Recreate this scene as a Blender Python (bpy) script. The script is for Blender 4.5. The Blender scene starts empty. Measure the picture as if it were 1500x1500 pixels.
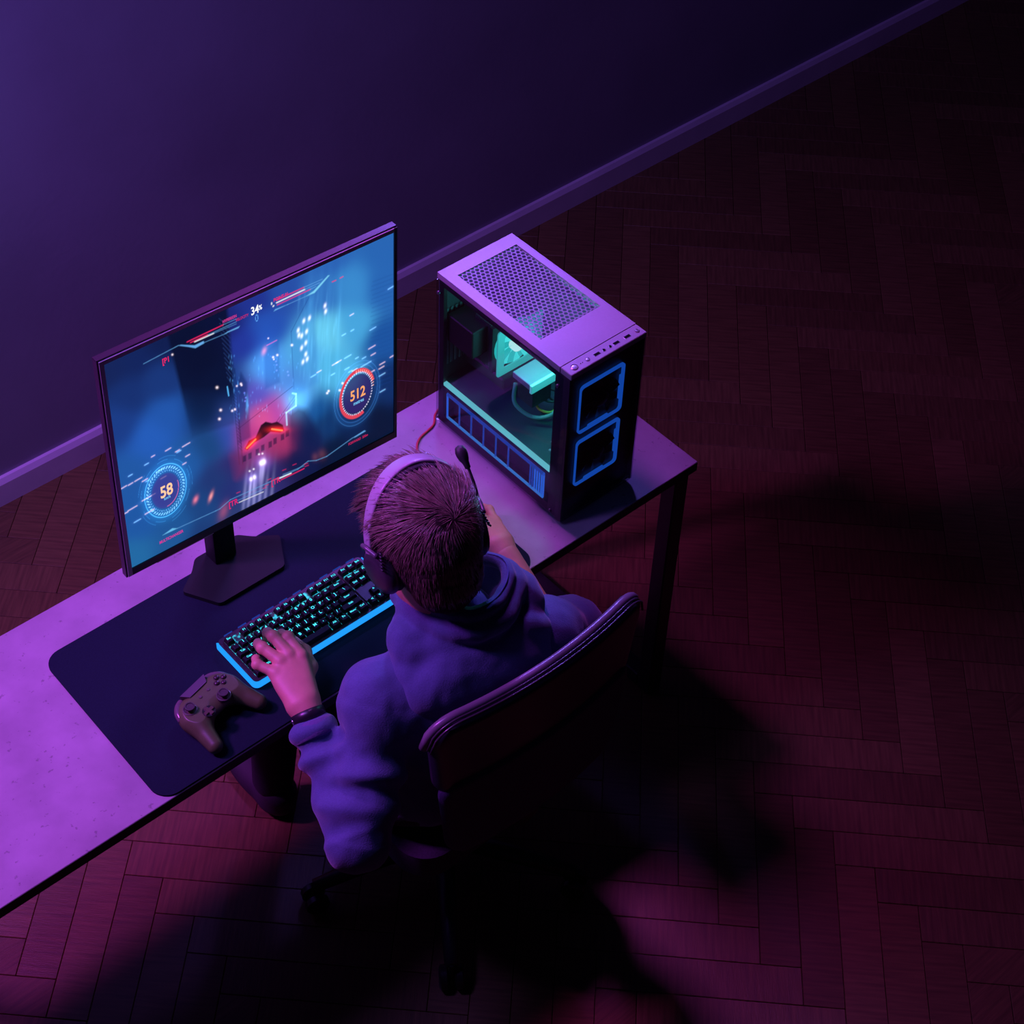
import bpy, bmesh, math, random
import numpy as np
from mathutils import Vector, Matrix, noise as mnoise
random.seed(7); rng = np.random.default_rng(7)
SC = bpy.context.scene; COL = SC.collection
R = math.radians

# ------------------------------------------------------------------ camera
cam_d = bpy.data.cameras.new('camera'); cam = bpy.data.objects.new('camera', cam_d); COL.objects.link(cam)
cam_d.sensor_width = 36; cam_d.lens = 2700.886 / 1500 * 36
cam_d.shift_x = (750 - 670.348) / 1500; cam_d.shift_y = -(750 - 560.866) / 1500
cr = Vector((0.76645761, -0.64221023, 0.01042819)); cu = Vector((0.43105593, 0.52635245, 0.73290101)); cf = Vector((0.47616543, 0.55724242, -0.68025537))
cam.matrix_world = Matrix(((cr.x, cu.x, -cf.x, -2.146), (cr.y, cu.y, -cf.y, -1.736), (cr.z, cu.z, -cf.z, 3.485), (0, 0, 0, 1)))
cam_d.clip_start = .05; cam_d.clip_end = 60
SC.camera = cam
# ------------------------------------------------------------------ world, lights, exposure
SC.view_settings.view_transform = 'Standard'; SC.view_settings.look = 'None'
SC.view_settings.exposure = 0.0; SC.view_settings.gamma = 1.0; SC.view_settings.use_curve_mapping = False
wd = bpy.data.worlds.new('dark_room'); SC.world = wd; wd.use_nodes = True
wd.node_tree.nodes['Background'].inputs[0].default_value = (.10, .085, .34, 1)
wd.node_tree.nodes['Background'].inputs[1].default_value = .024

def area(name, loc, target, size, power, col, spread=180):
    l = bpy.data.lights.new(name, 'AREA'); l.shape = 'RECTANGLE'; l.size, l.size_y = size; l.energy = power; l.color = col
    l.spread = R(spread)
    o = bpy.data.objects.new(name, l); COL.objects.link(o); o.location = loc
    o.rotation_euler = (Vector(target) - Vector(loc)).to_track_quat('-Z', 'Y').to_euler()
    return o
area('magenta_lamp', (-2.30, 1.25, 2.65), (-1.30, .12, .80), (.30, .30), 15, (.64, .075, 1.0), 84)
area('violet_lamp', (-.35, .98, 2.90), (-.48, .14, 1.0), (.30, .30), 2.9, (.66, .085, .94), 52)
area('side_blue_lamp', (.55, 1.42, 2.20), (-.60, .0, 1.05), (.30, .30), 2.6, (.22, .14, 1.0), 40)
area('wall_blue_lamp', (-1.9, .75, 2.9), (-.9, 1.52, 1.2), (.6, .4), 24, (.30, .15, 1.0), 130)

# ------------------------------------------------------------------ materials
def lin(c): return tuple((x / 12.92 if x <= .04045 else ((x + .055) / 1.055) ** 2.4) for x in [v / 255 for v in c])
MATS = {}
def mat(name, col, rough=.5, metal=0, emit=None, es=0, var=0, vscale=20, bump=0, bscale=200, spec=.5, coat=0, sheen=0, sss=0, stretch=(1, 1, 1)):
    if name in MATS: return MATS[name]
    m = bpy.data.materials.new(name); m.use_nodes = True; nt = m.node_tree; n = nt.nodes; b = n['Principled BSDF']
    b.inputs['Base Color'].default_value = (*col, 1); b.inputs['Roughness'].default_value = rough; b.inputs['Metallic'].default_value = metal
    b.inputs['Specular IOR Level'].default_value = spec; b.inputs['Coat Weight'].default_value = coat
    if sheen: b.inputs['Sheen Weight'].default_value = sheen
    if sss: b.inputs['Subsurface Weight'].default_value = sss; b.inputs['Subsurface Scale'].default_value = .01
    if emit: b.inputs['Emission Color'].default_value = (*emit, 1); b.inputs['Emission Strength'].default_value = es
    tc = n.new('ShaderNodeTexCoord'); mp = n.new('ShaderNodeMapping'); mp.inputs['Scale'].default_value = stretch
    nt.links.new(tc.outputs['Object'], mp.inputs[0])
    if var:
        t = n.new('ShaderNodeTexNoise'); t.inputs['Scale'].default_value = vscale; t.inputs['Detail'].default_value = 6
        nt.links.new(mp.outputs[0], t.inputs[0])
        r = n.new('ShaderNodeValToRGB'); r.color_ramp.elements[0].position = .3; r.color_ramp.elements[1].position = .7
        r.color_ramp.elements[0].color = (*[max(0, c * (1 - var)) for c in col], 1); r.color_ramp.elements[1].color = (*[min(1, c * (1 + var)) for c in col], 1)
        nt.links.new(t.outputs['Fac'], r.inputs[0]); nt.links.new(r.outputs[0], b.inputs['Base Color'])
    if bump:
        t = n.new('ShaderNodeTexNoise'); t.inputs['Scale'].default_value = bscale; t.inputs['Detail'].default_value = 4
        nt.links.new(mp.outputs[0], t.inputs[0])
        bp = n.new('ShaderNodeBump'); bp.inputs['Strength'].default_value = bump; bp.inputs['Distance'].default_value = .002
        nt.links.new(t.outputs['Fac'], bp.inputs['Height']); nt.links.new(bp.outputs[0], b.inputs['Normal'])
    MATS[name] = m; return m
def emat(name, col, s):
    if name in MATS: return MATS[name]
    m = bpy.data.materials.new(name); m.use_nodes = True; nt = m.node_tree; nt.nodes.clear()
    e = nt.nodes.new('ShaderNodeEmission'); o = nt.nodes.new('ShaderNodeOutputMaterial'); e.inputs[0].default_value = (*col, 1); e.inputs[1].default_value = s
    nt.links.new(e.outputs[0], o.inputs[0]); MATS[name] = m; return m
def glassmat(name, tint, refl):
    m = bpy.data.materials.new(name); m.use_nodes = True; nt = m.node_tree; nt.nodes.clear()
    t = nt.nodes.new('ShaderNodeBsdfTransparent'); t.inputs[0].default_value = (*tint, 1)
    g = nt.nodes.new('ShaderNodeBsdfGlossy'); g.inputs['Roughness'].default_value = .04; g.inputs[0].default_value = (1, 1, 1, 1)
    x = nt.nodes.new('ShaderNodeMixShader'); x.inputs[0].default_value = refl; o = nt.nodes.new('ShaderNodeOutputMaterial')
    nt.links.new(t.outputs[0], x.inputs[1]); nt.links.new(g.outputs[0], x.inputs[2]); nt.links.new(x.outputs[0], o.inputs[0]); MATS[name] = m; return m

# ------------------------------------------------------------------ object helpers
def wloc(p):
    v = Vector((0, 0, 0))
    while p is not None: v += p.location; p = p.parent
    return v
def link(o, parent=None):
    COL.objects.link(o)
    if parent is not None: o.parent = parent
    return o
def empty(name, loc): o = bpy.data.objects.new(name, None); o.location = loc; o.empty_display_size = .05; return link(o)
def tag(o, label=None, cat=None, group=None, kind=None):
    if label: o['label'] = label
    if cat: o['category'] = cat
    if group: o['group'] = group
    if kind: o['kind'] = kind
    return o
def meshobj(name, V, F, m, parent=None, smooth=False, auto=None):
    """V in world coordinates; a child's vertices are stored relative to its thing."""
    V = np.asarray(V, float)
    if parent is not None: V = V - np.array(wloc(parent))
    me = bpy.data.meshes.new(name); me.from_pydata(V.tolist(), [], [list(map(int, f)) for f in F]); me.update()
    if smooth: me.shade_smooth()
    if auto is not None: me.shade_smooth(); me.set_sharp_from_angle(angle=R(auto))
    if m: me.materials.append(m)
    return link(bpy.data.objects.new(name, me), parent)
def rot2(p, a): c, s = math.cos(a), math.sin(a); return (p[0] * c - p[1] * s, p[0] * s + p[1] * c)
class MB:
    def __init__(s): s.V = []; s.F = []
    def add(s, V, F):
        o = len(s.V); s.V += [tuple(v) for v in V]; s.F += [tuple(i + o for i in f) for f in F]; return s
    def box(s, lo, hi, r=0, seg=2):
        if r <= 0:
            (a, b, c), (d, e, f) = lo, hi
            V = [(a, b, c), (d, b, c), (d, e, c), (a, e, c), (a, b, f), (d, b, f), (d, e, f), (a, e, f)]
            return s.add(V, [(0, 3, 2, 1), (4, 5, 6, 7), (0, 1, 5, 4), (1, 2, 6, 5), (2, 3, 7, 6), (3, 0, 4, 7)])
        bm = bmesh.new(); bmesh.ops.create_cube(bm, size=1)
        for v in bm.verts: v.co = Vector(((lo[i] + hi[i]) / 2 + v.co[i] * (hi[i] - lo[i]) for i in range(3)))
        bmesh.ops.bevel(bm, geom=bm.edges[:], offset=r, segments=seg, affect='EDGES', profile=.5)
        return s.bm(bm)
    def bm(s, bm):
        bm.verts.index_update(); V = [tuple(v.co) for v in bm.verts]; F = [[v.index for v in f.verts] for f in bm.faces]; bm.free(); return s.add(V, F)
    def prism(s, pts, z0, z1, r=0, seg=2, top_r=None):
        bm = bmesh.new(); vs = [bm.verts.new((x, y, z0)) for x, y in pts]; f = bm.faces.new(vs)
        if f.normal.z > 0: bmesh.ops.reverse_faces(bm, faces=[f])
        bm.normal_update()
        if f.normal.z > 0: f.normal_flip()
        ex = bmesh.ops.extrude_face_region(bm, geom=[f]); tv = [g for g in ex['geom'] if isinstance(g, bmesh.types.BMVert)]
        for v in tv: v.co.z = z1
        if not any(g for g in bm.faces if abs(g.calc_center_median().z - z0) < 1e-9): pass
        bmesh.ops.recalc_face_normals(bm, faces=bm.faces[:])
        if r:
            es = [e for e in bm.edges if all(abs(v.co.z - z1) < 1e-9 for v in e.verts)]
            bmesh.ops.bevel(bm, geom=es, offset=r, segments=seg, affect='EDGES', profile=.5)
        return s.bm(bm)
    def tube(s, pts, rad, n=8, caps=True):
        P = [Vector(p) for p in pts]; m = len(P)
        rads = rad if isinstance(rad, (list, tuple)) else [rad] * m
        t = (P[1] - P[0]).normalized(); nrm = t.orthogonal().normalized(); V = []; F = []
        for i in range(m):
            t = (P[min(i + 1, m - 1)] - P[max(i - 1, 0)]).normalized()
            nrm = (nrm - t * nrm.dot(t)).normalized(); b = t.cross(nrm)
            for k in range(n):
                a = 2 * math.pi * k / n; V.append(P[i] + (nrm * math.cos(a) + b * math.sin(a)) * rads[i])
        for i in range(m - 1):
            for k in range(n):
                k2 = (k + 1) % n; F.append((i * n + k, i * n + k2, (i + 1) * n + k2, (i + 1) * n + k))
        if caps: F.append(tuple(reversed(range(n)))); F.append(tuple((m - 1) * n + k for k in range(n)))
        return s.add(V, F)
    def lathe(s, prof, base, axis=(0, 0, 1), n=24):
        """prof: (radius, height) along axis from base"""
        ax = Vector(axis).normalized(); u = ax.orthogonal().normalized(); w = ax.cross(u); B = Vector(base); V = []; F = []
        for r_, h in prof:
            for k in range(n):
                a = 2 * math.pi * k / n; V.append(B + ax * h + (u * math.cos(a) + w * math.sin(a)) * max(r_, 1e-5))
        for i in range(len(prof) - 1):
            for k in range(n):
                k2 = (k + 1) % n; F.append((i * n + k, i * n + k2, (i + 1) * n + k2, (i + 1) * n + k))
        F.append(tuple(reversed(range(n)))); F.append(tuple((len(prof) - 1) * n + k for k in range(n)))
        return s.add(V, F)
    def build(s, name, m, parent=None, smooth=False, auto=None): return meshobj(name, s.V, s.F, m, parent, smooth, auto)
def rrect(x0, y0, x1, y1, r, n=6):
    out = []
    for cx, cy, a0 in ((x1 - r, y1 - r, 0), (x0 + r, y1 - r, 90), (x0 + r, y0 + r, 180), (x1 - r, y0 + r, 270)):
        for k in range(n + 1):
            a = R(a0 + 90 * k / n); out.append((cx + r * math.cos(a), cy + r * math.sin(a)))
    return out
def spline(pts, n=8):
    P = [Vector(p) for p in pts]; out = []
    for i in range(len(P) - 1):
        p0 = P[max(i - 1, 0)]; p1 = P[i]; p2 = P[i + 1]; p3 = P[min(i + 2, len(P) - 1)]
        for k in range(n):
            t = k / n; out.append(.5 * ((2 * p1) + (p2 - p0) * t + (2 * p0 - 5 * p1 + 4 * p2 - p3) * t * t + (3 * p1 - p0 - 3 * p2 + p3) * t ** 3))
    out.append(P[-1]); return out
FONT = {}
def textmesh(txt, size, align='CENTER'):
    key = (txt, size, align)
    if key not in FONT:
        c = bpy.data.curves.new('t', 'FONT'); c.body = txt; c.size = size; c.align_x = align; c.align_y = 'CENTER'; c.resolution_u = 3; c.offset = .022 * size if size >= .5 else .018 * size
        o = bpy.data.objects.new('t', c); COL.objects.link(o)
        dg = bpy.context.evaluated_depsgraph_get(); me = bpy.data.meshes.new_from_object(o.evaluated_get(dg))
        FONT[key] = ([tuple(v.co) for v in me.vertices], [tuple(p.vertices) for p in me.polygons])
        bpy.data.objects.remove(o); bpy.data.curves.remove(c); bpy.data.meshes.remove(me)
    return FONT[key]

# ------------------------------------------------------------------ distance-field modelling
class Field:
    def __init__(s, lo, hi, h):
        s.lo = np.array(lo, float); s.h = h; s.n = np.ceil((np.array(hi) - s.lo) / h).astype(int) + 1; s.f = np.full(s.n, .5, np.float32)
    def region(s, lo, hi, pad):
        a = np.clip(np.floor((np.array(lo) - pad - s.lo) / s.h).astype(int), 0, s.n); b = np.clip(np.ceil((np.array(hi) + pad - s.lo) / s.h).astype(int) + 1, 0, s.n)
        sl = tuple(slice(a[i], b[i]) for i in range(3))
        g = [(s.lo[i] + s.h * np.arange(a[i], b[i])).astype(np.float32) for i in range(3)]
        return sl, g[0][:, None, None], g[1][None, :, None], g[2][None, None, :]
    def add(s, prim, k=.01, op='+'):
        fn, lo, hi = prim; sl, X, Y, Z = s.region(lo, hi, k + 3 * s.h)
        if s.f[sl].size == 0: return s
        d = fn(X, Y, Z); a = s.f[sl]
        if op == '-': d = -d; h = np.clip(.5 - .5 * (d - a) / k, 0, 1); 
        if op == '+': h = np.clip(.5 + .5 * (a - d) / k, 0, 1); s.f[sl] = a * (1 - h) + d * h - k * h * (1 - h)
        else:
            h = np.clip(.5 + .5 * (d - a) / k, 0, 1); s.f[sl] = a * (1 - h) + d * h + k * h * (1 - h)
        return s
    def mesh(s):
        f = s.f; n = s.n; ins = f < 0
        c = np.zeros(n - 1, np.int8)
        for i in (0, 1):
            for j in (0, 1):
                for k in (0, 1): c += ins[i:n[0] - 1 + i, j:n[1] - 1 + j, k:n[2] - 1 + k]
        act = (c > 0) & (c < 8); I = np.argwhere(act); idx = np.full(n - 1, -1, np.int64); idx[act] = np.arange(len(I))
        acc = np.zeros((len(I), 3)); cnt = np.zeros(len(I))
        corner = [(i, j, k) for i in (0, 1) for j in (0, 1) for k in (0, 1)]
        for a in corner:
            for ax in range(3):
                if a[ax]: continue
                b = list(a); b[ax] = 1
                fa = f[I[:, 0] + a[0], I[:, 1] + a[1], I[:, 2] + a[2]]; fb = f[I[:, 0] + b[0], I[:, 1] + b[1], I[:, 2] + b[2]]
                m = (fa < 0) != (fb < 0); t = np.where(m, fa / np.where(m, fa - fb, 1), 0)
                p = np.tile(np.array(a, float), (len(I), 1)); p[:, ax] += t; acc[m] += p[m]; cnt[m] += 1
        V = (I + acc / cnt[:, None]) * s.h + s.lo
        Q = []
        for ax in range(3):
            u, v = (ax + 1) % 3, (ax + 2) % 3
            sl0 = [slice(None)] * 3; sl1 = [slice(None)] * 3; sl0[ax] = slice(0, n[ax] - 1); sl1[ax] = slice(1, n[ax])
            A = ins[tuple(sl0)]; B = ins[tuple(sl1)]; E = np.argwhere(A != B)
            E = E[(E[:, u] > 0) & (E[:, v] > 0) & (E[:, u] < n[u] - 1) & (E[:, v] < n[v] - 1)]
            flip = A[E[:, 0], E[:, 1], E[:, 2]]
            def at(du, dv): e = E.copy(); e[:, u] += du; e[:, v] += dv; return idx[e[:, 0], e[:, 1], e[:, 2]]
            q = np.stack([at(-1, -1), at(0, -1), at(0, 0), at(-1, 0)], 1); q[~flip] = q[~flip][:, ::-1]; Q.append(q)
        return V, np.concatenate(Q)
def rcone(a, b, ra, rb):
    a = np.array(a, float); b = np.array(b, float); d = b - a; L2 = max(float(d @ d), 1e-12)
    def fn(X, Y, Z):
        px, py, pz = X - a[0], Y - a[1], Z - a[2]; t = np.clip((px * d[0] + py * d[1] + pz * d[2]) / L2, 0, 1)
        return np.sqrt((px - t * d[0]) ** 2 + (py - t * d[1]) ** 2 + (pz - t * d[2]) ** 2) - (ra + (rb - ra) * t)
    r = max(ra, rb); return fn, np.minimum(a, b) - r, np.maximum(a, b) + r
def ell(c, r, B=None):
    c = np.array(c, float); r = np.array(r, float); B = np.eye(3) if B is None else np.array(B, float)   # rows of B: local axes
    def fn(X, Y, Z):
        x, y, z = X - c[0], Y - c[1], Z - c[2]
        l = [B[i][0] * x + B[i][1] * y + B[i][2] * z for i in range(3)]
        k0 = np.sqrt(sum((l[i] / r[i]) ** 2 for i in range(3))); k1 = np.sqrt(sum((l[i] / r[i] ** 2) ** 2 for i in range(3))) + 1e-6
        return k0 * (k0 - 1) / k1
    ext = np.sqrt(((B * r[:, None]) ** 2).sum(0)); return fn, c - ext, c + ext
def vnormals(V, Q):
    n = np.cross(V[Q[:, 2]] - V[Q[:, 0]], V[Q[:, 3]] - V[Q[:, 1]]); N = np.zeros_like(V)
    for i in range(4): np.add.at(N, Q[:, i], n)
    return N / (np.linalg.norm(N, axis=1, keepdims=True) + 1e-12)
def relax(V, Q, it=1, w=.5):
    for _ in range(it):
        A = np.zeros_like(V); c = np.zeros(len(V))
        for i in range(4):
            for j in (1, 3): np.add.at(A, Q[:, i], V[Q[:, (i + j) % 4]]); np.add.at(c, Q[:, i], 1)
        V = V * (1 - w) + w * A / np.maximum(c, 1)[:, None]
    return V
def unit(v): v = np.array(v, float); return v / np.linalg.norm(v)

T = .7519            # desk top height
WALL = 1.523
# ================================================================== THE SETTING
wall_m = mat('wall_paint', (.30, .28, .34), .75, var=.10, vscale=2.5, bump=.15, bscale=60)
MB().box((-4, WALL, 0), (4.5, WALL + .1, 3.6)).build('wall_back', wall_m)['kind'] = 'structure'
base_m = mat('baseboard_paint', (.75, .62, .72), .5, var=.08, vscale=6)
bb = MB().prism([(WALL - .018, 0), (WALL, 0), (WALL, .085), (WALL - .010, .085), (WALL - .018, .07)], -4, 4.5)
bb.V = [(z, x, y) for x, y, z in bb.V]; bb.build('baseboard_back', base_m)['kind'] = 'structure'
MB().box((4.4, -4, 0), (4.5, WALL, 3.6)).build('wall_right', wall_m)['kind'] = 'structure'
MB().box((4.382, -4, 0), (4.4, WALL - .018, .085)).build('baseboard_right', base_m)['kind'] = 'structure'
sub_m = mat('floor_joint', (.085, .045, .018), .9, var=.2)
floor = MB().box((-4, -4, -.06), (4.4, WALL, -.004)).build('floor', sub_m); floor['kind'] = 'structure'
# herringbone planks
plank_ms = [mat('plank_%d' % i, c, .42, var=.28, vscale=9, bump=.25, bscale=40, stretch=(1, 14, 1)) for i, c in enumerate([(.150, .085, .030), (.132, .074, .027), (.165, .094, .035), (.122, .066, .024)])]
PW, PL = .085, .425
def plank_mesh(m):
    b = MB().box((-PW / 2 + .0006, -PL / 2 + .0006, -.012), (PW / 2 - .0006, PL / 2 - .0006, 0), .0010, 1)
    me = bpy.data.meshes.new('plank'); me.from_pydata(b.V, [], b.F); me.materials.append(m); return me
pms = [plank_mesh(m) for m in plank_ms]
cmat = np.array([list(cr), list(cu), list(cf)]); cpos = np.array([-2.146, -1.736, 3.485])
def pix(P): q = cmat @ (np.array(P, float) - cpos); return 670.348 + 2700.886 * q[0] / q[2], 560.866 - 2700.886 * q[1] / q[2], q[2]
planks = []
n = int(PL / PW)
for i in range(-70, 70):
    for j in range(-16, 17):
        # herringbone lattice in the 45-degree frame: horizontals and verticals stepping diagonally
        for o in (0, 1):
            u = i * PW + j * 2 * PL * 0 ; v = i * PW
            u = i * PW + j * 2 * PL; 
            if o == 0: cu_, cv_, a = u + PL / 2, v + PW / 2, 90
            else: cu_, cv_, a = u + PL + PW / 2, v + PW - PL / 2 + 0 * PW, 0
            x, y = rot2((cu_, cv_), R(45)); x -= .3; y -= .1
            if -2.6 < x < 4.1 and -2.6 < y < WALL + .3:
                px, py, dd = pix((x, y, 0)); planks.append((px, py, dd, x, y, a + 45))
vis = [p for p in planks if -60 < p[0] < 1560 and -60 < p[1] < 1560]
off = [p for p in planks if p not in vis]
def key(p):   # planks in the open first, nearest first
    hid = 0 if (p[3] > .05 or p[4] > .55 or p[4] < -.3) else .6
    return p[2] + hid + (0 if 405 < p[1] < 1100 else .8)
vis.sort(key=key)
for p in vis[:296]:
    o = bpy.data.objects.new('plank', random.choice(pms)); o.location = (p[3], p[4], 0); o.rotation_euler = (0, 0, R(p[5])); link(o, floor)
far = MB(); proto = MB().box((-PW / 2 + .0006, -PL / 2 + .0006, -.012), (PW / 2 - .0006, PL / 2 - .0006, 0), .0010, 1)
for p in vis[296:] + off:
    far.add([(p[3] + q[0], p[4] + q[1], v[2]) for v in proto.V for q in [rot2((v[0], v[1]), R(p[5]))]], proto.F)
tag(far.build('floor_planks', plank_ms[1], floor), kind='stuff')

# ================================================================== DESK
desk = tag(empty('desk', (-.80, .256, 0)), 'long desk with stone-grey top and black square-tube legs', 'desk')
top_m = mat('desk_stone', (.31, .29, .31), .55, var=.16, vscale=11, bump=.12, bscale=120)
nt = top_m.node_tree   # sparse dark pits
b_ = nt.nodes['Principled BSDF']; src = b_.inputs['Base Color'].links[0].from_socket
nz = nt.nodes.new('ShaderNodeTexNoise'); nz.inputs['Scale'].default_value = 95; nz.inputs['Detail'].default_value = 3
tc = nt.nodes.new('ShaderNodeTexCoord'); nt.links.new(tc.outputs['Object'], nz.inputs[0])
rp = nt.nodes.new('ShaderNodeValToRGB'); rp.color_ramp.elements[0].position = .27; rp.color_ramp.elements[0].color = (.62, .62, .62, 1); rp.color_ramp.elements[1].position = .34
nt.links.new(nz.outputs['Fac'], rp.inputs[0]); mx = nt.nodes.new('ShaderNodeMix'); mx.data_type = 'RGBA'; mx.blend_type = 'MULTIPLY'; mx.inputs[0].default_value = 1
nt.links.new(src, mx.inputs[6]); nt.links.new(rp.outputs[0], mx.inputs[7]); nt.links.new(mx.outputs[2], b_.inputs['Base Color'])
black_m = mat('black_metal', (.012, .011, .013), .45, var=.2, vscale=30)
MB().box((-1.82, 0, T - .004), (0, .512, T), .001, 1).build('tabletop', top_m, desk)
MB().box((-1.82, 0, T - .026), (0, .512, T - .004)).build('edge_band', mat('dark_edge', (.03, .024, .028), .6, var=.2), desk)
for x in (-.055, -1.80):
    for y in (.005, .467):
        MB().box((x, y, 0), (x + .04, y + .04, T - .026), .003, 1).build('leg', black_m, desk)
    MB().box((x, .045, .0), (x + .04, .467, .04), .003, 1).build('foot_bar', black_m, desk)
    MB().box((x, .045, T - .066), (x + .04, .467, T - .026), .003, 1).build('top_bar', black_m, desk)
MB().box((-1.76, .467, T - .066), (-.055, .507, T - .026), .003, 1).build('rear_rail', black_m, desk)

# desk mat
matm = mat('mat_cloth', (.0065, .017, .026), .9, var=.12, vscale=400, bump=.2, bscale=900, spec=.15)
tag(MB().prism(rrect(-1.325, .002, -.447, .410, .035, 8), T, T + .004, .0012, 2).build('desk_mat', matm, auto=40), 'large dark navy cloth desk mat with rounded corners', 'desk mat')
M4 = T + .004

# ================================================================== MONITOR
mon = tag(empty('monitor', (-.9175, .37, M4)), 'large thin-bezel monitor showing a blue futuristic racing game', 'monitor')
yaw, tilt, roll = R(-1.2261), R(.4344), R(-1.3221); MW, MH = .5962, .5031
mr0 = np.array([math.cos(yaw), math.sin(yaw), 0]); mn0 = np.array([-math.sin(yaw), math.cos(yaw), 0]); mu0 = math.cos(tilt) * np.array([0, 0, 1]) + math.sin(tilt) * mn0
mr = math.cos(roll) * mr0 + math.sin(roll) * mu0; mu = -math.sin(roll) * mr0 + math.cos(roll) * mu0; mn = np.cross(mu, mr); mn = mn * (1 if mn[1] > 0 else -1)
mbl = np.array([-.8881, .2711, .9994]) - mr * MW / 2
def mp_(a, b, c=0): return mbl + mr * a + mu * b + mn * c     # metres along width, height, depth (away from the viewer)
def mbox(name, a0, a1, b0, b1, c0, c1, m, r=0, parent=mon):
    q = MB().box((a0, b0, c0), (a1, b1, c1), r, 2); q.V = [tuple(mp_(*v)) for v in q.V]; q.F = [f[::-1] for f in q.F]; return q.build(name, m, parent)
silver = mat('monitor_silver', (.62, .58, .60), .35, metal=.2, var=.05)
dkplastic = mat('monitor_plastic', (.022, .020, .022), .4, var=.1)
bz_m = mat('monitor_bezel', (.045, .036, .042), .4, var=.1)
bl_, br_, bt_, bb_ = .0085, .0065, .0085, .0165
mbox('back_shell', .004, MW - .004, .004, MH - .004, .003, .018, dkplastic, .004)
mbox('rear_hump', MW * .22, MW * .78, .08, MH * .75, .018, .05, dkplastic, .01)
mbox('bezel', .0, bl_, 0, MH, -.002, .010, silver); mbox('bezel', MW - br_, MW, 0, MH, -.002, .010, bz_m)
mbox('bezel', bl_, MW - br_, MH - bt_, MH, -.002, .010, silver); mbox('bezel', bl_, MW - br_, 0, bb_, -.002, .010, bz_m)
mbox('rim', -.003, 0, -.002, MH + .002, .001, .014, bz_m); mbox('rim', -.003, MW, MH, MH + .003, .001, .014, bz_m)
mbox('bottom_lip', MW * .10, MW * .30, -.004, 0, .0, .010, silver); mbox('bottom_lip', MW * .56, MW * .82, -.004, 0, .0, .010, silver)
# stand
cx = -.9175
hexa = [(cx - .076, .303), (cx + .076, .303), (cx + .116, .375), (cx + .073, .405), (cx + .05, .43), (cx - .05, .43), (cx - .073, .405), (cx - .116, .375)]
def roundpoly(P, r=.008, n=4):
    out = []
    for i in range(len(P)):
        p = Vector(P[i]); a = (Vector(P[i - 1]) - p).normalized(); b = (Vector(P[(i + 1) % len(P)]) - p).normalized()
        for k in range(n + 1):
            t = k / n; out.append(tuple(p + a * r * (1 - t) ** 2 + b * r * t ** 2))
    return out
stand_m = mat('stand_plastic', (.009, .020, .013), .65, var=.08, bump=.05, bscale=700, spec=.2)
MB().prism(roundpoly(hexa), M4, M4 + .010, .002, 2).build('stand_base', stand_m, mon, auto=35)
MB().box((cx - .028, .388, M4 + .010), (cx + .022, .425, 1.22), .004, 2).build('stand_neck', stand_m, mon, auto=35)
MB().box((cx - .03, .31, 1.14), (cx + .024, .40, 1.22), .005, 2).build('hinge', dkplastic, mon, auto=35)

# ---- the picture on the screen, painted as vertex colours on a fine grid (a screen gives off light)
ph = np.array([(154, 532), (572.5, 352), (577.5, 631.5), (188, 839)], float); uvq = np.array([(0, 1), (1, 1), (1, 0), (0, 0)], float)
A = []
for (x, y), (u, v) in zip(uvq, ph): A += [[x, y, 1, 0, 0, 0, -u * x, -u * y], [0, 0, 0, x, y, 1, -v * x, -v * y]]
Hm = np.append(np.linalg.solve(np.array(A), ph.reshape(-1)), 1).reshape(3, 3); Hi = np.linalg.inv(Hm)   # uv -> picture, picture -> uv
def p2uv(x, y): q = Hi @ np.array([x, y, 1.]); return q[0] / q[2], q[1] / q[2]
NU, NV = 470, 400
U, Vv = np.meshgrid(np.linspace(0, 1, NU), np.linspace(0, 1, NV)); W_ = Hm[2, 0] * U + Hm[2, 1] * Vv + 1
X = (Hm[0, 0] * U + Hm[0, 1] * Vv + Hm[0, 2]) / W_; Y = (Hm[1, 0] * U + Hm[1, 1] * Vv + Hm[1, 2]) / W_
ctrl = [(160,540,22,38,92),(200,525,20,38,95),(240,495,17,32,82),(180,620,28,62,138),(220,640,38,95,190),(250,605,35,88,175),(240,560,26,56,124),(200,700,34,90,168),(195,760,32,90,168),(200,830,36,108,168),(260,770,32,88,155),(300,745,30,70,132),(240,830,32,92,155),(300,785,30,62,122),(190,580,24,50,115),(270,680,34,92,168),(225,700,36,92,175),
 (300,520,10,18,52),(300,600,18,50,104),(315,650,28,72,132),(340,640,46,78,172),(345,570,32,72,155),(340,480,28,38,118),(360,500,36,56,158),(395,480,38,82,182),(400,540,82,160,240),(380,580,95,85,195),(388,607,205,84,155),(365,640,170,58,140),(410,600,175,75,175),(424,640,165,52,112),(350,680,48,44,112),(430,560,84,146,232),(440,590,96,188,252),(450,520,84,176,236),(480,490,104,204,242),(490,540,84,186,236),(470,440,52,116,196),(520,430,60,142,212),(520,480,74,170,228),(555,430,42,104,184),(560,500,30,86,164),(572,560,18,48,106),(560,622,10,24,58),(520,622,14,38,86),(480,620,18,56,112),(462,602,20,84,154),(450,640,18,34,86),(440,680,30,28,78),(500,660,11,27,62),(400,700,46,42,108),(375,720,60,68,140),(340,720,38,50,118),(345,765,48,62,118),(320,705,34,56,118),(420,430,40,80,170),(380,440,34,52,148),(470,690,16,22,58),(560,380,42,104,184),(480,380,44,100,185),(540,660,9,22,52),(350,600,60,95,190),(330,560,24,56,120)]
C = np.zeros((NV, NU, 3)); WS = np.zeros((NV, NU))
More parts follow.
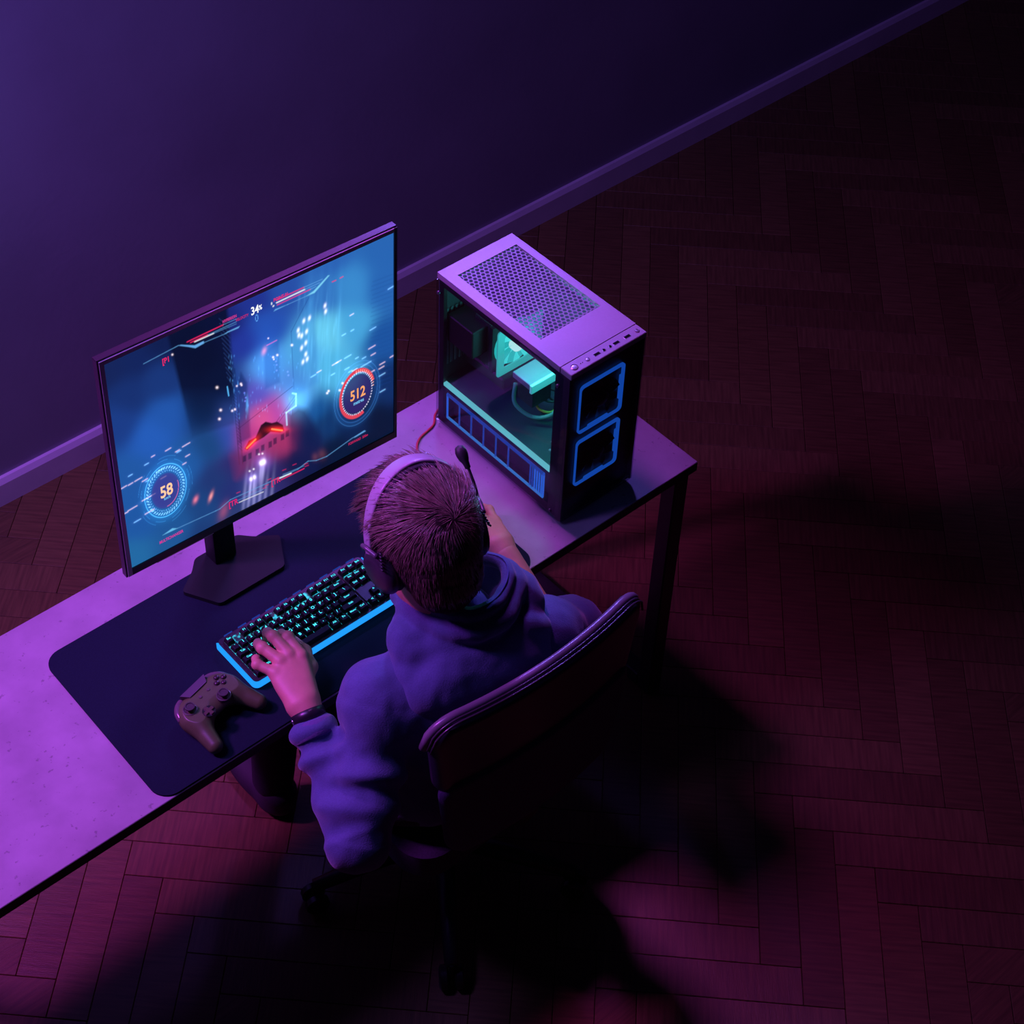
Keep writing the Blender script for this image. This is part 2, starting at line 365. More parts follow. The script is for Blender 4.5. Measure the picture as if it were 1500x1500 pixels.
for x, y, r, g, b in ctrl:
    w = 1 / (((X - x) ** 2 + (Y - y) ** 2) / 300 + .25) ** 3; WS += w; C += w[..., None] * np.array(lin((r, g, b)))
C /= WS[..., None]
def soften(A, r):
    for ax in (0, 1):
        for _ in range(3):
            P_ = np.pad(A, [(r + 1, r) if k == ax else (0, 0) for k in range(3)], mode='edge'); S_ = np.cumsum(P_, axis=ax)
            n_ = A.shape[ax]; A = (np.take(S_, range(2 * r + 1, 2 * r + 1 + n_), axis=ax) - np.take(S_, range(0, n_), axis=ax)) / (2 * r + 1)
    return A
C = soften(C, 7)
def inpoly(P, soft=1.5):
    P = np.array(P, float); d = np.full(X.shape, 1e9); s = np.zeros(X.shape, bool)
    for i in range(len(P)):
        a, b = P[i - 1], P[i]; e = b - a; t = np.clip(((X - a[0]) * e[0] + (Y - a[1]) * e[1]) / (e @ e), 0, 1)
        d = np.minimum(d, np.hypot(X - a[0] - t * e[0], Y - a[1] - t * e[1]))
        c = ((a[1] > Y) != (b[1] > Y)) & (X < (b[0] - a[0]) * (Y - a[1]) / (b[1] - a[1] + 1e-12) + a[0]); s ^= c
    return np.clip(.5 + np.where(s, d, -d) / soft / 2, 0, 1)
def mixc(m, col, a=1.):
    global C
    m = np.clip(m * a, 0, 1)[..., None]; C = C * (1 - m) + m * np.array(lin(col))
def addc(m, col, a=1.):
    global C
    C = C + np.clip(m, 0, None)[..., None] * np.array(lin(col)) * a
def seg(x0, y0, x1, y1, w=1., soft=.6):
    e = np.array([x1 - x0, y1 - y0]); t = np.clip(((X - x0) * e[0] + (Y - y0) * e[1]) / max(e @ e, 1e-9), 0, 1)
    return np.clip((w / 2 + soft - np.hypot(X - x0 - t * e[0], Y - y0 - t * e[1])) / (2 * soft), 0, 1)
def blob(x, y, sx, sy=None, ang=0):
    sy = sy or sx; c, s = math.cos(R(ang)), math.sin(R(ang)); dx, dy = X - x, Y - y; a, b = dx * c + dy * s, -dx * s + dy * c; return np.exp(-.5 * ((a / sx) ** 2 + (b / sy) ** 2))
# towers
rs0 = np.random.default_rng(11)
mixc(inpoly([(246, 470), (336, 430), (346, 548), (348, 620), (284, 640)], 3) * np.clip((655 - Y) / 90, 0, 1), (9, 17, 50), .95)
for k in range(13): mixc(seg(326 + k * .9, 468 + k * 7, 341 + k * .5, 482 + k * 7, .8), (50, 80, 150), .5)
mixc(inpoly([(352, 560), (357, 545), (366, 560), (371, 640), (352, 650)], 2), (22, 40, 105), .6)
mixc(inpoly([(391, 516), (412, 500), (414, 560), (392, 570)], 2), (40, 80, 170), .45)
mixc(inpoly([(430, 488), (462, 436), (470, 560), (434, 580)], 3), (70, 150, 225), .5)
mixc(seg(430, 488, 455, 440, 1), (30, 70, 150), .6); mixc(seg(430, 488, 434, 570, 1), (40, 90, 170), .6)
for k in range(26): mixc(seg(545 - (k % 3), 420 + k * 6, 572, 410 + k * 6, 1.2, 1), (24, 70, 150), .30)
for x in (455, 470, 482, 497): addc(blob(x, 500, 2.2, 55, 2), (90, 190, 240), .12)
# truss and cables
for y in range(560, 660, 5): mixc(seg(343 + (y - 560) * .11, y, 348 + (y - 560) * .11, y + 5, .7), (16, 26, 70), .7)
mixc(seg(343, 540, 354, 680, .8), (14, 24, 66), .8); mixc(seg(348, 540, 359, 680, .8), (14, 24, 66), .8)
mixc(seg(352, 628, 432, 566, .7), (40, 30, 90), .8); mixc(seg(408, 618, 437, 578, .7), (60, 40, 100), .8); mixc(seg(412, 618, 438, 582, .7), (60, 40, 100), .7)
# neon strip and glows
addc(blob(437, 586, 12), (70, 160, 255), .7); addc(blob(395, 532, 14, 26), (40, 110, 220), .35)
for s_ in [(437, 577, 437, 594), (437, 594, 423, 604), (423, 604, 424, 622), (432, 576, 437, 577)]: addc(seg(*s_, 1.6, 1), (150, 235, 255), 1.2)
mixc(inpoly([(425, 606), (440, 596), (452, 600), (474, 640), (470, 700), (430, 690)], 5), (18, 28, 80), .65)
# bridge under the flyer
mixc(inpoly([(344, 668), (424, 634), (432, 655), (350, 700)], 9), (170, 50, 100), .32)
for x, y in ((362, 672), (370, 668), (381, 662), (389, 656), (400, 651), (407, 646), (418, 640), (425, 635)): mixc(inpoly([(x - 3, y - 4), (x + 2, y - 6), (x + 2, y + 3), (x - 3, y + 5)], .8), (40, 25, 70), .75)
addc(blob(392, 620, 26, 14, -30), (255, 40, 90), .16)
# flyer
mixc(inpoly([(362, 657), (368, 645), (378, 640), (386, 622), (393, 617), (402, 619), (410, 617), (418, 622), (420, 630), (414, 633), (400, 632), (390, 640), (376, 648), (366, 659)], .8), (52, 18, 40))
mixc(inpoly([(384, 628), (392, 618), (402, 620), (398, 630), (388, 637)], .8), (30, 12, 32), .8)
addc(blob(372, 649, 9, 3.2, -45), (255, 40, 30), 1.3); addc(seg(365, 656, 378, 643, 2), (255, 120, 60), 1.6)
addc(blob(410, 629, 9, 3), (255, 40, 30), 1.2); addc(seg(402, 628, 417, 630, 2), (255, 130, 70), 1.7)
# traffic beams
for x, y, s_ in ((386, 678, 1.9), (390, 676, 2.1), (371, 702, 1.5), (376, 699, 1.6)): addc(blob(x, y, s_, s_ * 1.3), (255, 245, 255), 1.3); addc(blob(x, y, s_ * 4), (150, 110, 230), .3); addc(blob(x - 1, y + 12, s_ * .8, 11, 5), (200, 190, 245), .55)
for i, x in enumerate((363, 370, 378, 386, 394, 403)): addc(blob(x - 2, 728, 1.7, 26, 6), (185, 180, 235), .42 - .05 * abs(i - 2))
for x, y in ((383, 665), (388, 664), (369, 690), (375, 687)): addc(blob(x, y, .9), (255, 255, 255), 1)
# lit windows
for x, y, s_ in ((322, 567, 1.2), (327, 600, 1.2), (325, 613, 1.2), (351, 565, .8), (357, 562, 1), (358, 564, .8), (257, 519, .9), (344, 601, 1), (348, 599, 1), (404, 524, 1), (410, 521, 1), (405, 527, .7), (397, 497, .7), (431, 507, 1.1), (484, 573, 1), (482, 576, 1), (504, 562, 1), (500, 572, 1)): addc(blob(x, y, s_), (255, 235, 245), 1.3)
for x, y in ((456, 469), (448, 473), (440, 486), (441, 493), (445, 494), (452, 488), (451, 504), (445, 511), (451, 520), (447, 531), (453, 527), (478, 452), (479, 460)): addc(blob(x, y, 1.2, 2.4, 15), (255, 245, 250), 1.1)
addc(seg(337, 566, 339, 579, 1.6), (90, 190, 255), 1.1); addc(seg(395, 507, 409, 500, 1.2), (230, 60, 120), .8); addc(blob(391, 515, 2, 4, 20), (255, 120, 90), .8); addc(blob(366, 592, 1.2, 8), (90, 190, 255), .7)
for x, y in ((362, 575), (364, 582), (363, 587), (408, 530), (409, 535), (409, 543), (425, 545), (426, 550)): addc(blob(x, y, .8), (120, 140, 255), .9)
for _ in range(90):
    x_, y_ = rs0.uniform(338, 440), rs0.uniform(520, 612); addc(blob(x_, y_, .5, rs0.uniform(.5, 2.5)), (90, 170, 255), rs0.uniform(.15, .6))
for _ in range(60):
    x_, y_ = rs0.uniform(440, 500), rs0.uniform(440, 560); addc(blob(x_, y_, .8, rs0.uniform(3, 12), 3), (110, 200, 245), rs0.uniform(.04, .14))
# orange sparks
addc(blob(288, 733, 2, 4, 25), (255, 120, 110), .9); addc(blob(311, 728, 1.6, 5, 20), (255, 150, 120), 1.0); addc(blob(330, 750, 4, 9, 20), (190, 70, 60), .5); addc(blob(475, 665, 4, 5), (120, 60, 50), .5); addc(blob(465, 669, 3, 4), (120, 60, 50), .5)
# motion streaks
rs = np.random.default_rng(3)
for x, y, L in ((275, 651, 11), (262, 660, 6), (264, 661, 6), (277, 667, 6), (272, 679, 5), (248, 658, 8), (202, 703, 11), (212, 704, 8), (216, 705, 5), (178, 716, 12), (190, 710, 7), (192, 747, 14), (217, 730, 20), (218, 752, 14), (199, 766, 10), (235, 689, 12), (182, 754, 6), (190, 697, 6), (215, 680, 6), (225, 668, 5), (240, 700, 8),
                (546, 485, 8), (545, 511, 9), (547, 521, 6), (511, 524, 9), (493, 534, 8), (498, 531, 7), (537, 535, 14), (545, 546, 8), (560, 550, 8), (560, 534, 7), (559, 540, 7), (561, 573, 7), (510, 541, 6), (521, 543, 7), (515, 545, 5), (516, 465, 5), (571, 428, 9), (490, 549, 5), (574, 524, 6), (505, 493, 5), (517, 487, 4), (534, 526, 5), (524, 526, 4), (470, 545, 6), (462, 551, 7)):
    a = -.58; addc(blob(x, y, L * .5, 1.3, -30), (90, 120, 200), .35); addc(seg(x - L / 2, y - a * L / 2, x + L / 2, y + a * L / 2, .8, .9), (255, 205, 185) if rs.random() < .6 else (140, 215, 255), 1.0)
# gauges: rings in the screen's own proportions
def ring(cx_, cy_):
    u, v = p2uv(cx_, cy_); du, dv = (U - u) * 1.78, Vv - v; return np.hypot(du, dv), np.arctan2(dv, du)
def band(d, r, w): return np.clip((w / 2 + .0012 - np.abs(d - r)) / .0024, 0, 1)
d, a = ring(243, 720)
mixc(np.clip((.087 - d) / .004, 0, 1), (62, 58, 150), .8); addc(np.exp(-((d - .122) / .03) ** 2), (40, 150, 230), .28)
addc(band(d, .112, .013) * (np.sin(a * 44 + d * 260) > 0), (150, 225, 255), .8); addc(band(d, .128, .004), (90, 200, 250), .9); addc(band(d, .097, .008) * (np.sin(a * 44 - d * 200) > 0), (120, 200, 250), .55)
addc(band(d, .150, .002) * (np.sin(a * 9) > -.3), (60, 150, 220), .6); addc(band(d, .166, .002) * (np.sin(a * 5 + 1) > 0), (60, 150, 220), .5)
addc(band(d, .080, .003) * ((a > -1.6) & (a < .3)), (255, 110, 110), .8)
d, a = ring(525, 577)
mixc(np.clip((.098 - d) / .004, 0, 1), (52, 38, 112), .85); addc(np.exp(-((d - .15) / .02) ** 2), (40, 110, 190), .2)
redm = ~((a > -1.2) & (a < .25))
mixc(band(d, .116, .018) * redm, (232, 70, 92)); addc(band(d, .104, .008) * (np.sin(a * 48) > 0), (235, 225, 255), .8); addc(band(d, .113, .012) * (np.sin(a * 48) > 0) * ((a > 0) & (a < 1.7)), (255, 180, 150), .6)
addc(band(d, .142, .003), (60, 120, 200), .5); addc(band(d, .160, .0025), (70, 140, 215), .5)
# head-up-display lines
cy, pk, wh = (105, 175, 240), (255, 40, 110), (240, 245, 255)
def L(pts, col, w=.9, s=1.):
    for p, q in zip(pts[:-1], pts[1:]): mixc(seg(*p, *q, w, .6), col, s)
L([(214, 532), (266, 506)], cy, .8, .7); mixc(inpoly([(266, 506), (281, 508), (291, 510), (304, 503), (303, 500), (290, 506), (270, 505)], .7), cy); L([(304, 502), (337, 489)], cy, .8, .6); mixc(inpoly([(334, 490), (354, 482), (356, 479), (338, 487)], .7), cy)
L([(279, 501), (332, 477)], pk, 1.2); L([(284, 502), (309, 491)], pk, 1.2); L([(290, 501), (318, 489)], wh, 1.4); L([(332, 477), (351, 469)], cy, .8, .6); L([(310, 491), (351, 473)], cy, .8, .6); L([(318, 489), (351, 476)], cy, .8, .5)
mixc(inpoly([(332, 471), (350, 463), (350, 467), (332, 475)], .8), (120, 60, 130), .5)
mixc(inpoly([(405, 459), (424, 450), (426, 449), (407, 456)], .7), cy); L([(424, 450), (452, 438)], cy, .8, .7); mixc(inpoly([(452, 438), (463, 434), (484, 410), (482, 410), (462, 431)], .8), (130, 220, 255))
L([(409, 443), (448, 426)], pk, 1.0); L([(409, 447), (449, 429)], wh, 1.6); L([(410, 450), (457, 429)], (235, 60, 140), 1.2); L([(448, 426), (474, 415)], cy, .8, .8); L([(449, 429), (470, 420)], cy, .8, .8); L([(457, 429), (465, 425)], cy, .8, .8)
L([(488, 419), (493, 417)], pk, 1.2, .8); L([(499, 414), (503, 412)], pk, 1.2, .8); L([(402, 447), (402, 449)], wh, 1.6); L([(404, 452), (405, 451)], wh, 1.6)
mixc(inpoly([(237, 788), (252, 777), (260, 777), (252, 781)], .7), (110, 195, 245)); L([(260, 777), (318, 750), (324, 747), (340, 733), (412, 700), (440, 687), (455, 675), (467, 674), (482, 668), (519, 641)], cy, .9, .65); mixc(inpoly([(519, 641), (536, 630), (538, 631), (523, 640)], .7), cy)
L([(351, 734), (389, 717)], cy, .7, .6); L([(353, 737), (389, 721)], wh, 1.1, .8); L([(412, 701), (430, 693)], wh, 1.6); L([(415, 703), (449, 686)], pk, 1.2, .9); L([(418, 695), (449, 682)], cy, .7, .6)
addc(band(np.hypot(*[(lambda q: ((U - q[0]) * 3.2, Vv - q[1]))(p2uv(380.5, 468))][0]), .014, .004), (110, 190, 245), .7)
for x, y in ((352, 722), (398, 702), (420, 688), (435, 680), (394, 711), (391, 715), (452, 679), (453, 682)): L([(x - 2.5, y + 1), (x + 2.5, y - 1)], pk, .9, .6)
C = np.clip(C, 0, 1.6)
# vertex-coloured grid
sw, sh = MW - bl_ - br_, MH - bt_ - bb_
gv = (mbl[None, None] + mr * (bl_ + U * sw)[..., None] + mu * (bb_ + Vv * sh)[..., None] - mn * -.0005).reshape(-1, 3)
ii = np.arange(NU * NV).reshape(NV, NU); gq = np.stack([ii[:-1, :-1], ii[:-1, 1:], ii[1:, 1:], ii[1:, :-1]], -1).reshape(-1, 4)
me = bpy.data.meshes.new('screen'); gl = gv - np.array(mon.location)
me.vertices.add(len(gl)); me.vertices.foreach_set('co', gl.ravel()); me.loops.add(gq.size); me.loops.foreach_set('vertex_index', gq.ravel().astype(np.int32))
me.polygons.add(len(gq)); me.polygons.foreach_set('loop_start', np.arange(0, gq.size, 4, dtype=np.int32)); me.update(calc_edges=True)
ca = me.color_attributes.new('picture', 'FLOAT_COLOR', 'POINT'); ca.data.foreach_set('color', np.concatenate([C.reshape(-1, 3), np.ones((NU * NV, 1))], 1).ravel().astype(np.float32))
sm = bpy.data.materials.new('lit_screen'); sm.use_nodes = True; b_ = sm.node_tree.nodes['Principled BSDF']; b_.inputs['Base Color'].default_value = (.004, .004, .005, 1); b_.inputs['Roughness'].default_value = .5; b_.inputs['Specular IOR Level'].default_value = .1
at_ = sm.node_tree.nodes.new('ShaderNodeVertexColor'); at_.layer_name = 'picture'; sm.node_tree.links.new(at_.outputs[0], b_.inputs['Emission Color']); b_.inputs['Emission Strength'].default_value = .95
me.materials.append(sm); screen = link(bpy.data.objects.new('screen', me), mon); screen['label'] = 'glowing screen with a red flyer over a blue night city'
# lettering on the screen
def stext(name, txt, x, y, hgt, col, strength, align='CENTER', sx=1.):
    V, F = textmesh(txt, 1.0, align); u, v = p2uv(x, y); k = hgt
    P = [mp_(bl_ + sw * (u + q[0] * k * sx / 1.78), bb_ + sh * (v + q[1] * k), -.0003) for q in V]
    meshobj(name, P, F, emat('glow_' + name, lin(col), strength), screen)
stext('percent_sign', '%', 385.5, 453, .030, (250, 252, 255), 1.1); stext('percent_readout', '34', 377.5, 457, .050, (250, 252, 255), 1.1); stext('speed_readout', '58', 244, 720, .080, (255, 200, 160), 1.1); stext('distance_readout', '512', 525.5, 577, .072, (255, 165, 105), 1.1)
stext('speed_unit', 'km/h', 245, 730, .02, (120, 200, 250), 1); stext('distance_unit', 'metres', 527, 588, .026, (120, 200, 250), 1)
stext('left_marker', '[P1', 247, 527, .034, (255, 40, 110), .9); stext('lower_marker', '[TR', 344, 738, .040, (235, 40, 120), .9); stext('centre_marker', '[TR', 407, 705, .040, (235, 40, 110), .9)
stext('score_caption', 'POINT 01', 415, 439, .022, (245, 40, 120), .9); stext('bar_caption', 'HYPERION', 341, 468.5, .018, (225, 60, 150), .9); stext('side_caption', 'VELOCITY', 359, 467, .017, (225, 40, 110), .8)
stext('corner_caption', 'MULTICHANGER', 250, 790, .020, (235, 50, 160), .9); stext('right_caption', 'FORWARD  200m', 527, 643, .018, (225, 40, 100), .8)

# ================================================================== KEYBOARD
KX0, KY0, KX1, KY1 = -1.060, .094, -.716, .228
kb = tag(empty('keyboard', (-.888, .161, M4)), 'compact black mechanical keyboard glowing cyan with a blue light rim', 'keyboard')
kcase = mat('keyboard_plastic', (.018, .018, .022), .45, var=.1)
led_blue = emat('rim_light_blue', lin((32, 150, 255)), 1.15)
MB().prism(rrect(KX0 + .004, KY0 + .004, KX1 - .004, KY1 - .004, .009), M4, M4 + .020, .002, 2).build('case', kcase, kb, auto=40)
# lit rim: three sides bright, the back only short dashes
def ringstrip(pts_o, pts_i, z0, z1):
    m = MB(); n_ = len(pts_o)
    for (a, b) in ((pts_o, z0), (pts_o, z1), (pts_i, z1), (pts_i, z0)): m.V += [(x, y, b) for x, y in a]
    for k in range(n_ - 1):
        for q in range(4): m.F.append((q * n_ + k, q * n_ + k + 1, ((q + 1) % 4) * n_ + k + 1, ((q + 1) % 4) * n_ + k))
    m.F.append((0, n_, 2 * n_, 3 * n_)); m.F.append((n_ - 1, 4 * n_ - 1, 3 * n_ - 1, 2 * n_ - 1)); return m
ro = rrect(KX0, KY0, KX1, KY1, .012, 6); ri = rrect(KX0 + .0045, KY0 + .0045, KX1 - .0045, KY1 - .0045, .009, 6)
k0 = 7 + 4; cut = 28
ringstrip(ro[k0:] + ro[:2], ri[k0:] + ri[:2], M4 + .005, M4 + .0185).build('light_rim', led_blue, kb, auto=40)
dim_blue = emat('dash_light_blue', lin((40, 80, 200)), .55)
for k in range(10):
    x = KX0 + .022 + k * .032; MB().box((x, KY1 - .0035, M4 + .017), (x + .018, KY1 - .0015, M4 + .0205)).build('light_dash', dim_blue, kb)
# glowing plate under the keys
gm = bpy.data.materials.new('key_backlight'); gm.use_nodes = True; gb = gm.node_tree.nodes['Principled BSDF']; gb.inputs['Base Color'].default_value = (.01, .02, .025, 1)
gn = gm.node_tree.nodes.new('ShaderNodeTexNoise'); gn.inputs['Scale'].default_value = 130; gn.inputs['Detail'].default_value = 1; gc = gm.node_tree.nodes.new('ShaderNodeTexCoord'); gr_ = gm.node_tree.nodes.new('ShaderNodeValToRGB')
gr_.color_ramp.elements[0].position = .44; gr_.color_ramp.elements[0].color = (.002, .01, .014, 1); gr_.color_ramp.elements[1].position = .7; gr_.color_ramp.elements[1].color = (*lin((40, 190, 215)), 1)
gm.node_tree.links.new(gc.outputs['Object'], gn.inputs[0]); gm.node_tree.links.new(gn.outputs['Fac'], gr_.inputs[0]); gm.node_tree.links.new(gr_.outputs[0], gb.inputs['Emission Color']); gb.inputs['Emission Strength'].default_value = 1.5
for xa_, xb_ in ((KX0 + .0135, KX0 + .0120 + 15 * .965 * .0181), (KX0 + .0135 + 15.3 * .965 * .0181, KX1 - .0135)): MB().box((xa_, KY0 + .0135, M4 + .0195), (xb_, KY1 - .0135, M4 + .0212)).build('backlight_plate', gm, kb)
PT = .0181; gx = KX0 + .0125; gy = KY1 - .0125
key_m = mat('keycap', (.008, .010, .012), .6, var=.12, vscale=60, spec=.2); leg_m = emat('legend_cyan', lin((66, 214, 230)), 1.8)
KM = {}
def keymesh(w):
    if w not in KM:
        a, b = w * PT / 2 - .0009, PT / 2 - .0009; m = MB()
        V = []
        for z, i in ((0, 0), (.0075, .0022), (.0082, .0032)):
            V += [(-a + i, -b + i, z), (a - i, -b + i, z), (a - i, b - i * .8, z), (-a + i, b - i * .8, z)]
        F = [(3, 2, 1, 0)] + [(q * 4 + k, q * 4 + (k + 1) % 4, q * 4 + 4 + (k + 1) % 4, q * 4 + 4 + k) for q in (0, 1) for k in range(4)] + [(8, 9, 10, 11)]
        me = bpy.data.meshes.new('key'); me.from_pydata(V, [], F); me.materials.append(key_m); KM[w] = me
    return KM[w]
LG = {}
def legend(t):
    if t not in LG:
        s_ = .0092 if len(t) == 1 else (.0066 if len(t) <= 3 else .0058)
        V, F = textmesh(t, s_); me = bpy.data.meshes.new('legend'); me.from_pydata([(x, y + .0018, .00835) for x, y, z in V], [], F); me.materials.append(leg_m); LG[t] = me
    return LG[t]
def key(col, row, w, t):
    x = gx + (col + w / 2) * PT; y = gy - (row + .5) * PT - (.0035 if row > 0 else 0)
    o = bpy.data.objects.new('key', keymesh(w)); o.location = Vector((x, y, M4 + .0215)) - kb.location; link(o, kb)
    if t: link(bpy.data.objects.new('legend', legend(t)), o)
for c, t in [(0, 'Esc')] + [(2 + i, 'F%d' % (i + 1)) for i in range(4)] + [(6.5 + i, 'F%d' % (i + 5)) for i in range(4)] + [(11 + i, 'F%d' % (i + 9)) for i in range(4)] + [(15.3, 'Prt'), (16.3, 'Scr'), (17.3, 'Brk')]: key(c * .965, 0, 1, t)
SX = 15.3 * .965
def rowkeys(row, items):
    c = 0
    for t, w in items: key(c * .965, row, w * .965 if w > 1 else 1, t); c += w
rowkeys(1, [(t, 1) for t in '`1234567890-='] + [('Back', 2)])
rowkeys(2, [('Tab', 1.5)] + [(t, 1) for t in 'QWERTYUIOP[]'] + [('\\', 1.5)])
rowkeys(3, [('Caps', 1.75)] + [(t, 1) for t in "ASDFGHJKL;'"] + [('Enter', 2.25)])
rowkeys(4, [('Shift', 2.25)] + [(t, 1) for t in 'ZXCVBNM,./'] + [('Shift', 2.75)])
rowkeys(5, [('Ctrl', 1.25), ('Win', 1.25), ('Alt', 1.25), ('', 6.25), ('Alt', 1.25), ('Fn', 1.25), ('Menu', 1.25), ('Ctrl', 1.25)])
for r_, tt in ((1, ('Ins', 'Hm', 'PU')), (2, ('Del', 'End', 'PD'))):
    for k, t in enumerate(tt): key((15.3 + k) * .965, r_, 1, t)
for ra_, rb_, ca_, cb_ in ((3, 4, 15.3, 18.25), (4, 5, 15.3, 16.25), (4, 5, 17.3, 18.25)):
    MB().box((gx + ca_ * .965 * PT, gy - rb_ * PT - .0035, M4 + .0205), (gx + cb_ * .965 * PT + .002, gy - ra_ * PT - .0035, M4 + .0228)).build('case_infill', kcase, kb)
key(16.3 * .965, 4, 1, '^'); [key((15.3 + k) * .965, 5, 1, t) for k, t in enumerate('<v>')]

# ================================================================== GAME CONTROLLER
gp = tag(empty('game_controller', (-1.148, .105, M4)), 'dark bronze-grey game controller with two thumbsticks beside the keyboard', 'controller')
ga = R(14); GO = np.array([-1.148, .105, M4])
def gpt(a, b, z): x, y = rot2((a, b), ga); return np.array([GO[0] + x, GO[1] + y, M4 + z])
GB = [[math.cos(ga), math.sin(ga), 0], [-math.sin(ga), math.cos(ga), 0], [0, 0, 1]]
F = Field(GO - [.13, .14, .004], GO + [.13, .09, .07], .0017)
F.add(ell(gpt(0, .012, .026), (.050, .036, .0195), GB), .01)
for s_ in (-1, 1):
    F.add(ell(gpt(s_ * .036, .009, .026), (.030, .034, .021), GB), .012)
    F.add(rcone(gpt(s_ * .045, -.004, .024), gpt(s_ * .060, -.060, .0165), .022, .0150), .02)
V, Q = F.mesh(); V = relax(V, Q, 2)
# flatten the top face
ctl_m = mat('controller_shell', (.085, .12, .035), .42, var=.06, vscale=80, bump=.05, bscale=900)
V[:, 2] = np.minimum(V[:, 2], M4 + .0445 + .05 * np.maximum(V[:, 2] - M4 - .0445, 0)); V[:, 2] = np.maximum(V[:, 2], M4 + .0005)
meshobj('shell', V, Q, ctl_m, gp, smooth=True)
TOPZ = .0445
def gdisc(name, a, b, prof, m, par=gp): return MB().lathe(prof, gpt(a, b, TOPZ), n=20).build(name, m, par, auto=40)
dk_m = mat('controller_black', (.012, .010, .010), .3, var=.1); btn_m = mat('controller_button', (.05, .036, .034), .18, var=.1)
for a, b in ((-.042, .012), (.018, -.015)):
    gdisc('stick_ring', a, b, [(.0135, -.004), (.0135, .0012), (.0115, .0016), (.0105, .0002)], mat('stick_ring_metal', (.13, .11, .10), .3, metal=.6))
    st = gdisc('thumbstick', a, b, [(.006, -.001), (.006, .005), (.0092, .007), (.0098, .009), (.0092, .0105), (.0072, .0107), (.0066, .0095), (.002, .0092)], mat('stick_rubber', (.05, .043, .04), .45))
for a, b in ((.031, .013), (.049, .013), (.040, .022), (.040, .004)):
    w = gdisc('button_well', a, b, [(.0058, -.002), (.0058, .0003)], dk_m)
    gdisc('face_button', a, b, [(.0046, -.001), (.0046, .0022), (.0040, .0032), (.0026, .0038), (.0008, .004)], btn_m)
for a, b in ((-.010, .016), (.011, .016)): gdisc('menu_button', a, b, [(.0034, -.001), (.0034, .001), (.0028, .0016)], mat('menu_button_plastic', (.10, .085, .07), .4))
gdisc('pad_well', -.024, -.017, [(.0125, -.002), (.0125, .0003)], dk_m)
dp = MB()
for rr in (0, 90):
    q = MB().box((-.0105, -.0036, -.001), (.0105, .0036, .003), .0008, 1)
    dp.add([gpt(-.024 + rot2(v, R(rr))[0], -.017 + rot2(v, R(rr))[1], TOPZ + v[2] + (.0002 if rr else 0)) for v in q.V], q.F)
dp.build('direction_pad', mat('direction_pad_plastic', (.09, .07, .045), .3), gp)
pl_ = MB().prism([(-.032, .046), (-.022, .030), (.022, .030), (.032, .046)], .030, TOPZ + .0012, .001, 1); pl_.V = [tuple(gpt(*v)) for v in pl_.V]; pl_.build('front_panel', mat('controller_panel', (.11, .095, .11), .22, var=.05), gp)
for s_ in (-1, 1):
    q = MB().tube(spline([gpt(s_ * .030, .043, .030), gpt(s_ * .043, .040, .030), gpt(s_ * .055, .029, .030), gpt(s_ * .061, .014, .028)], 5), [.006] + [.008] * 14 + [.005], 10); q.build('bumper', mat('bumper_gloss', (.12, .10, .10), .2), gp, smooth=True)


# ================================================================== COMPUTER TOWER
TX0, TX1, TY0, TY1, TZ0, TZ1 = -.345, -.149, .046, .438, T, T + .412
pc = tag(empty('computer_tower', ((TX0 + TX1) / 2, (TY0 + TY1) / 2, T)), 'black computer tower with glass side, cyan-lit inside and blue front frames', 'computer')
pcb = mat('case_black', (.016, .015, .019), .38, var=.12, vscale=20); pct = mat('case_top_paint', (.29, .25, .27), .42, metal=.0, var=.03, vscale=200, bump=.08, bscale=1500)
LIP = .016
for x in (TX0 + .025, TX1 - .025):
    for y in (TY0 + .035, TY1 - .035): MB().lathe([(.012, 0), (.014, .010)], (x, y, T), n=12).build('foot', pcb, pc)
Z0 = T + .010
MB().box((TX0 + .004, TY0 + .006, Z0), (TX1, TY1, Z0 + .008)).build('bottom_panel', pcb, pc)
MB().box((TX1 - .004, TY0 + .006, Z0), (TX1, TY1, TZ1 - .014)).build('right_panel', pcb, pc)
rear = MB().box((TX0 + .004, TY1 - .004, Z0), (TX1 - .004, TY1, TZ1 - .014)).build('rear_panel', mat('case_rear', (.05, .06, .07), .5, var=.1), pc)
for k in range(7):
    MB().box((TX0 + .018 + k * .012, TY1 - .0075, .91), (TX0 + .025 + k * .012, TY1 - .004, 1.06), .001, 1).build('slot_cover', mat('slot_metal', (.16, .20, .22), .4, metal=.4), pc)
# pillars of the left side
MB().box((TX0 + .002, TY0 + .006, Z0), (TX0 + .012, TY0 + .045, TZ1 - .014), .001, 1).build('front_pillar', pcb, pc)
MB().box((TX0 + .002, TY1 - .018, Z0), (TX0 + .012, TY1 - .004, TZ1 - .014), .001, 1).build('rear_pillar', pcb, pc)
MB().box((TX0 + .002, TY0 + .045, TZ1 - .030), (TX0 + .012, TY1 - .018, TZ1 - .014)).build('upper_rail', pcb, pc)
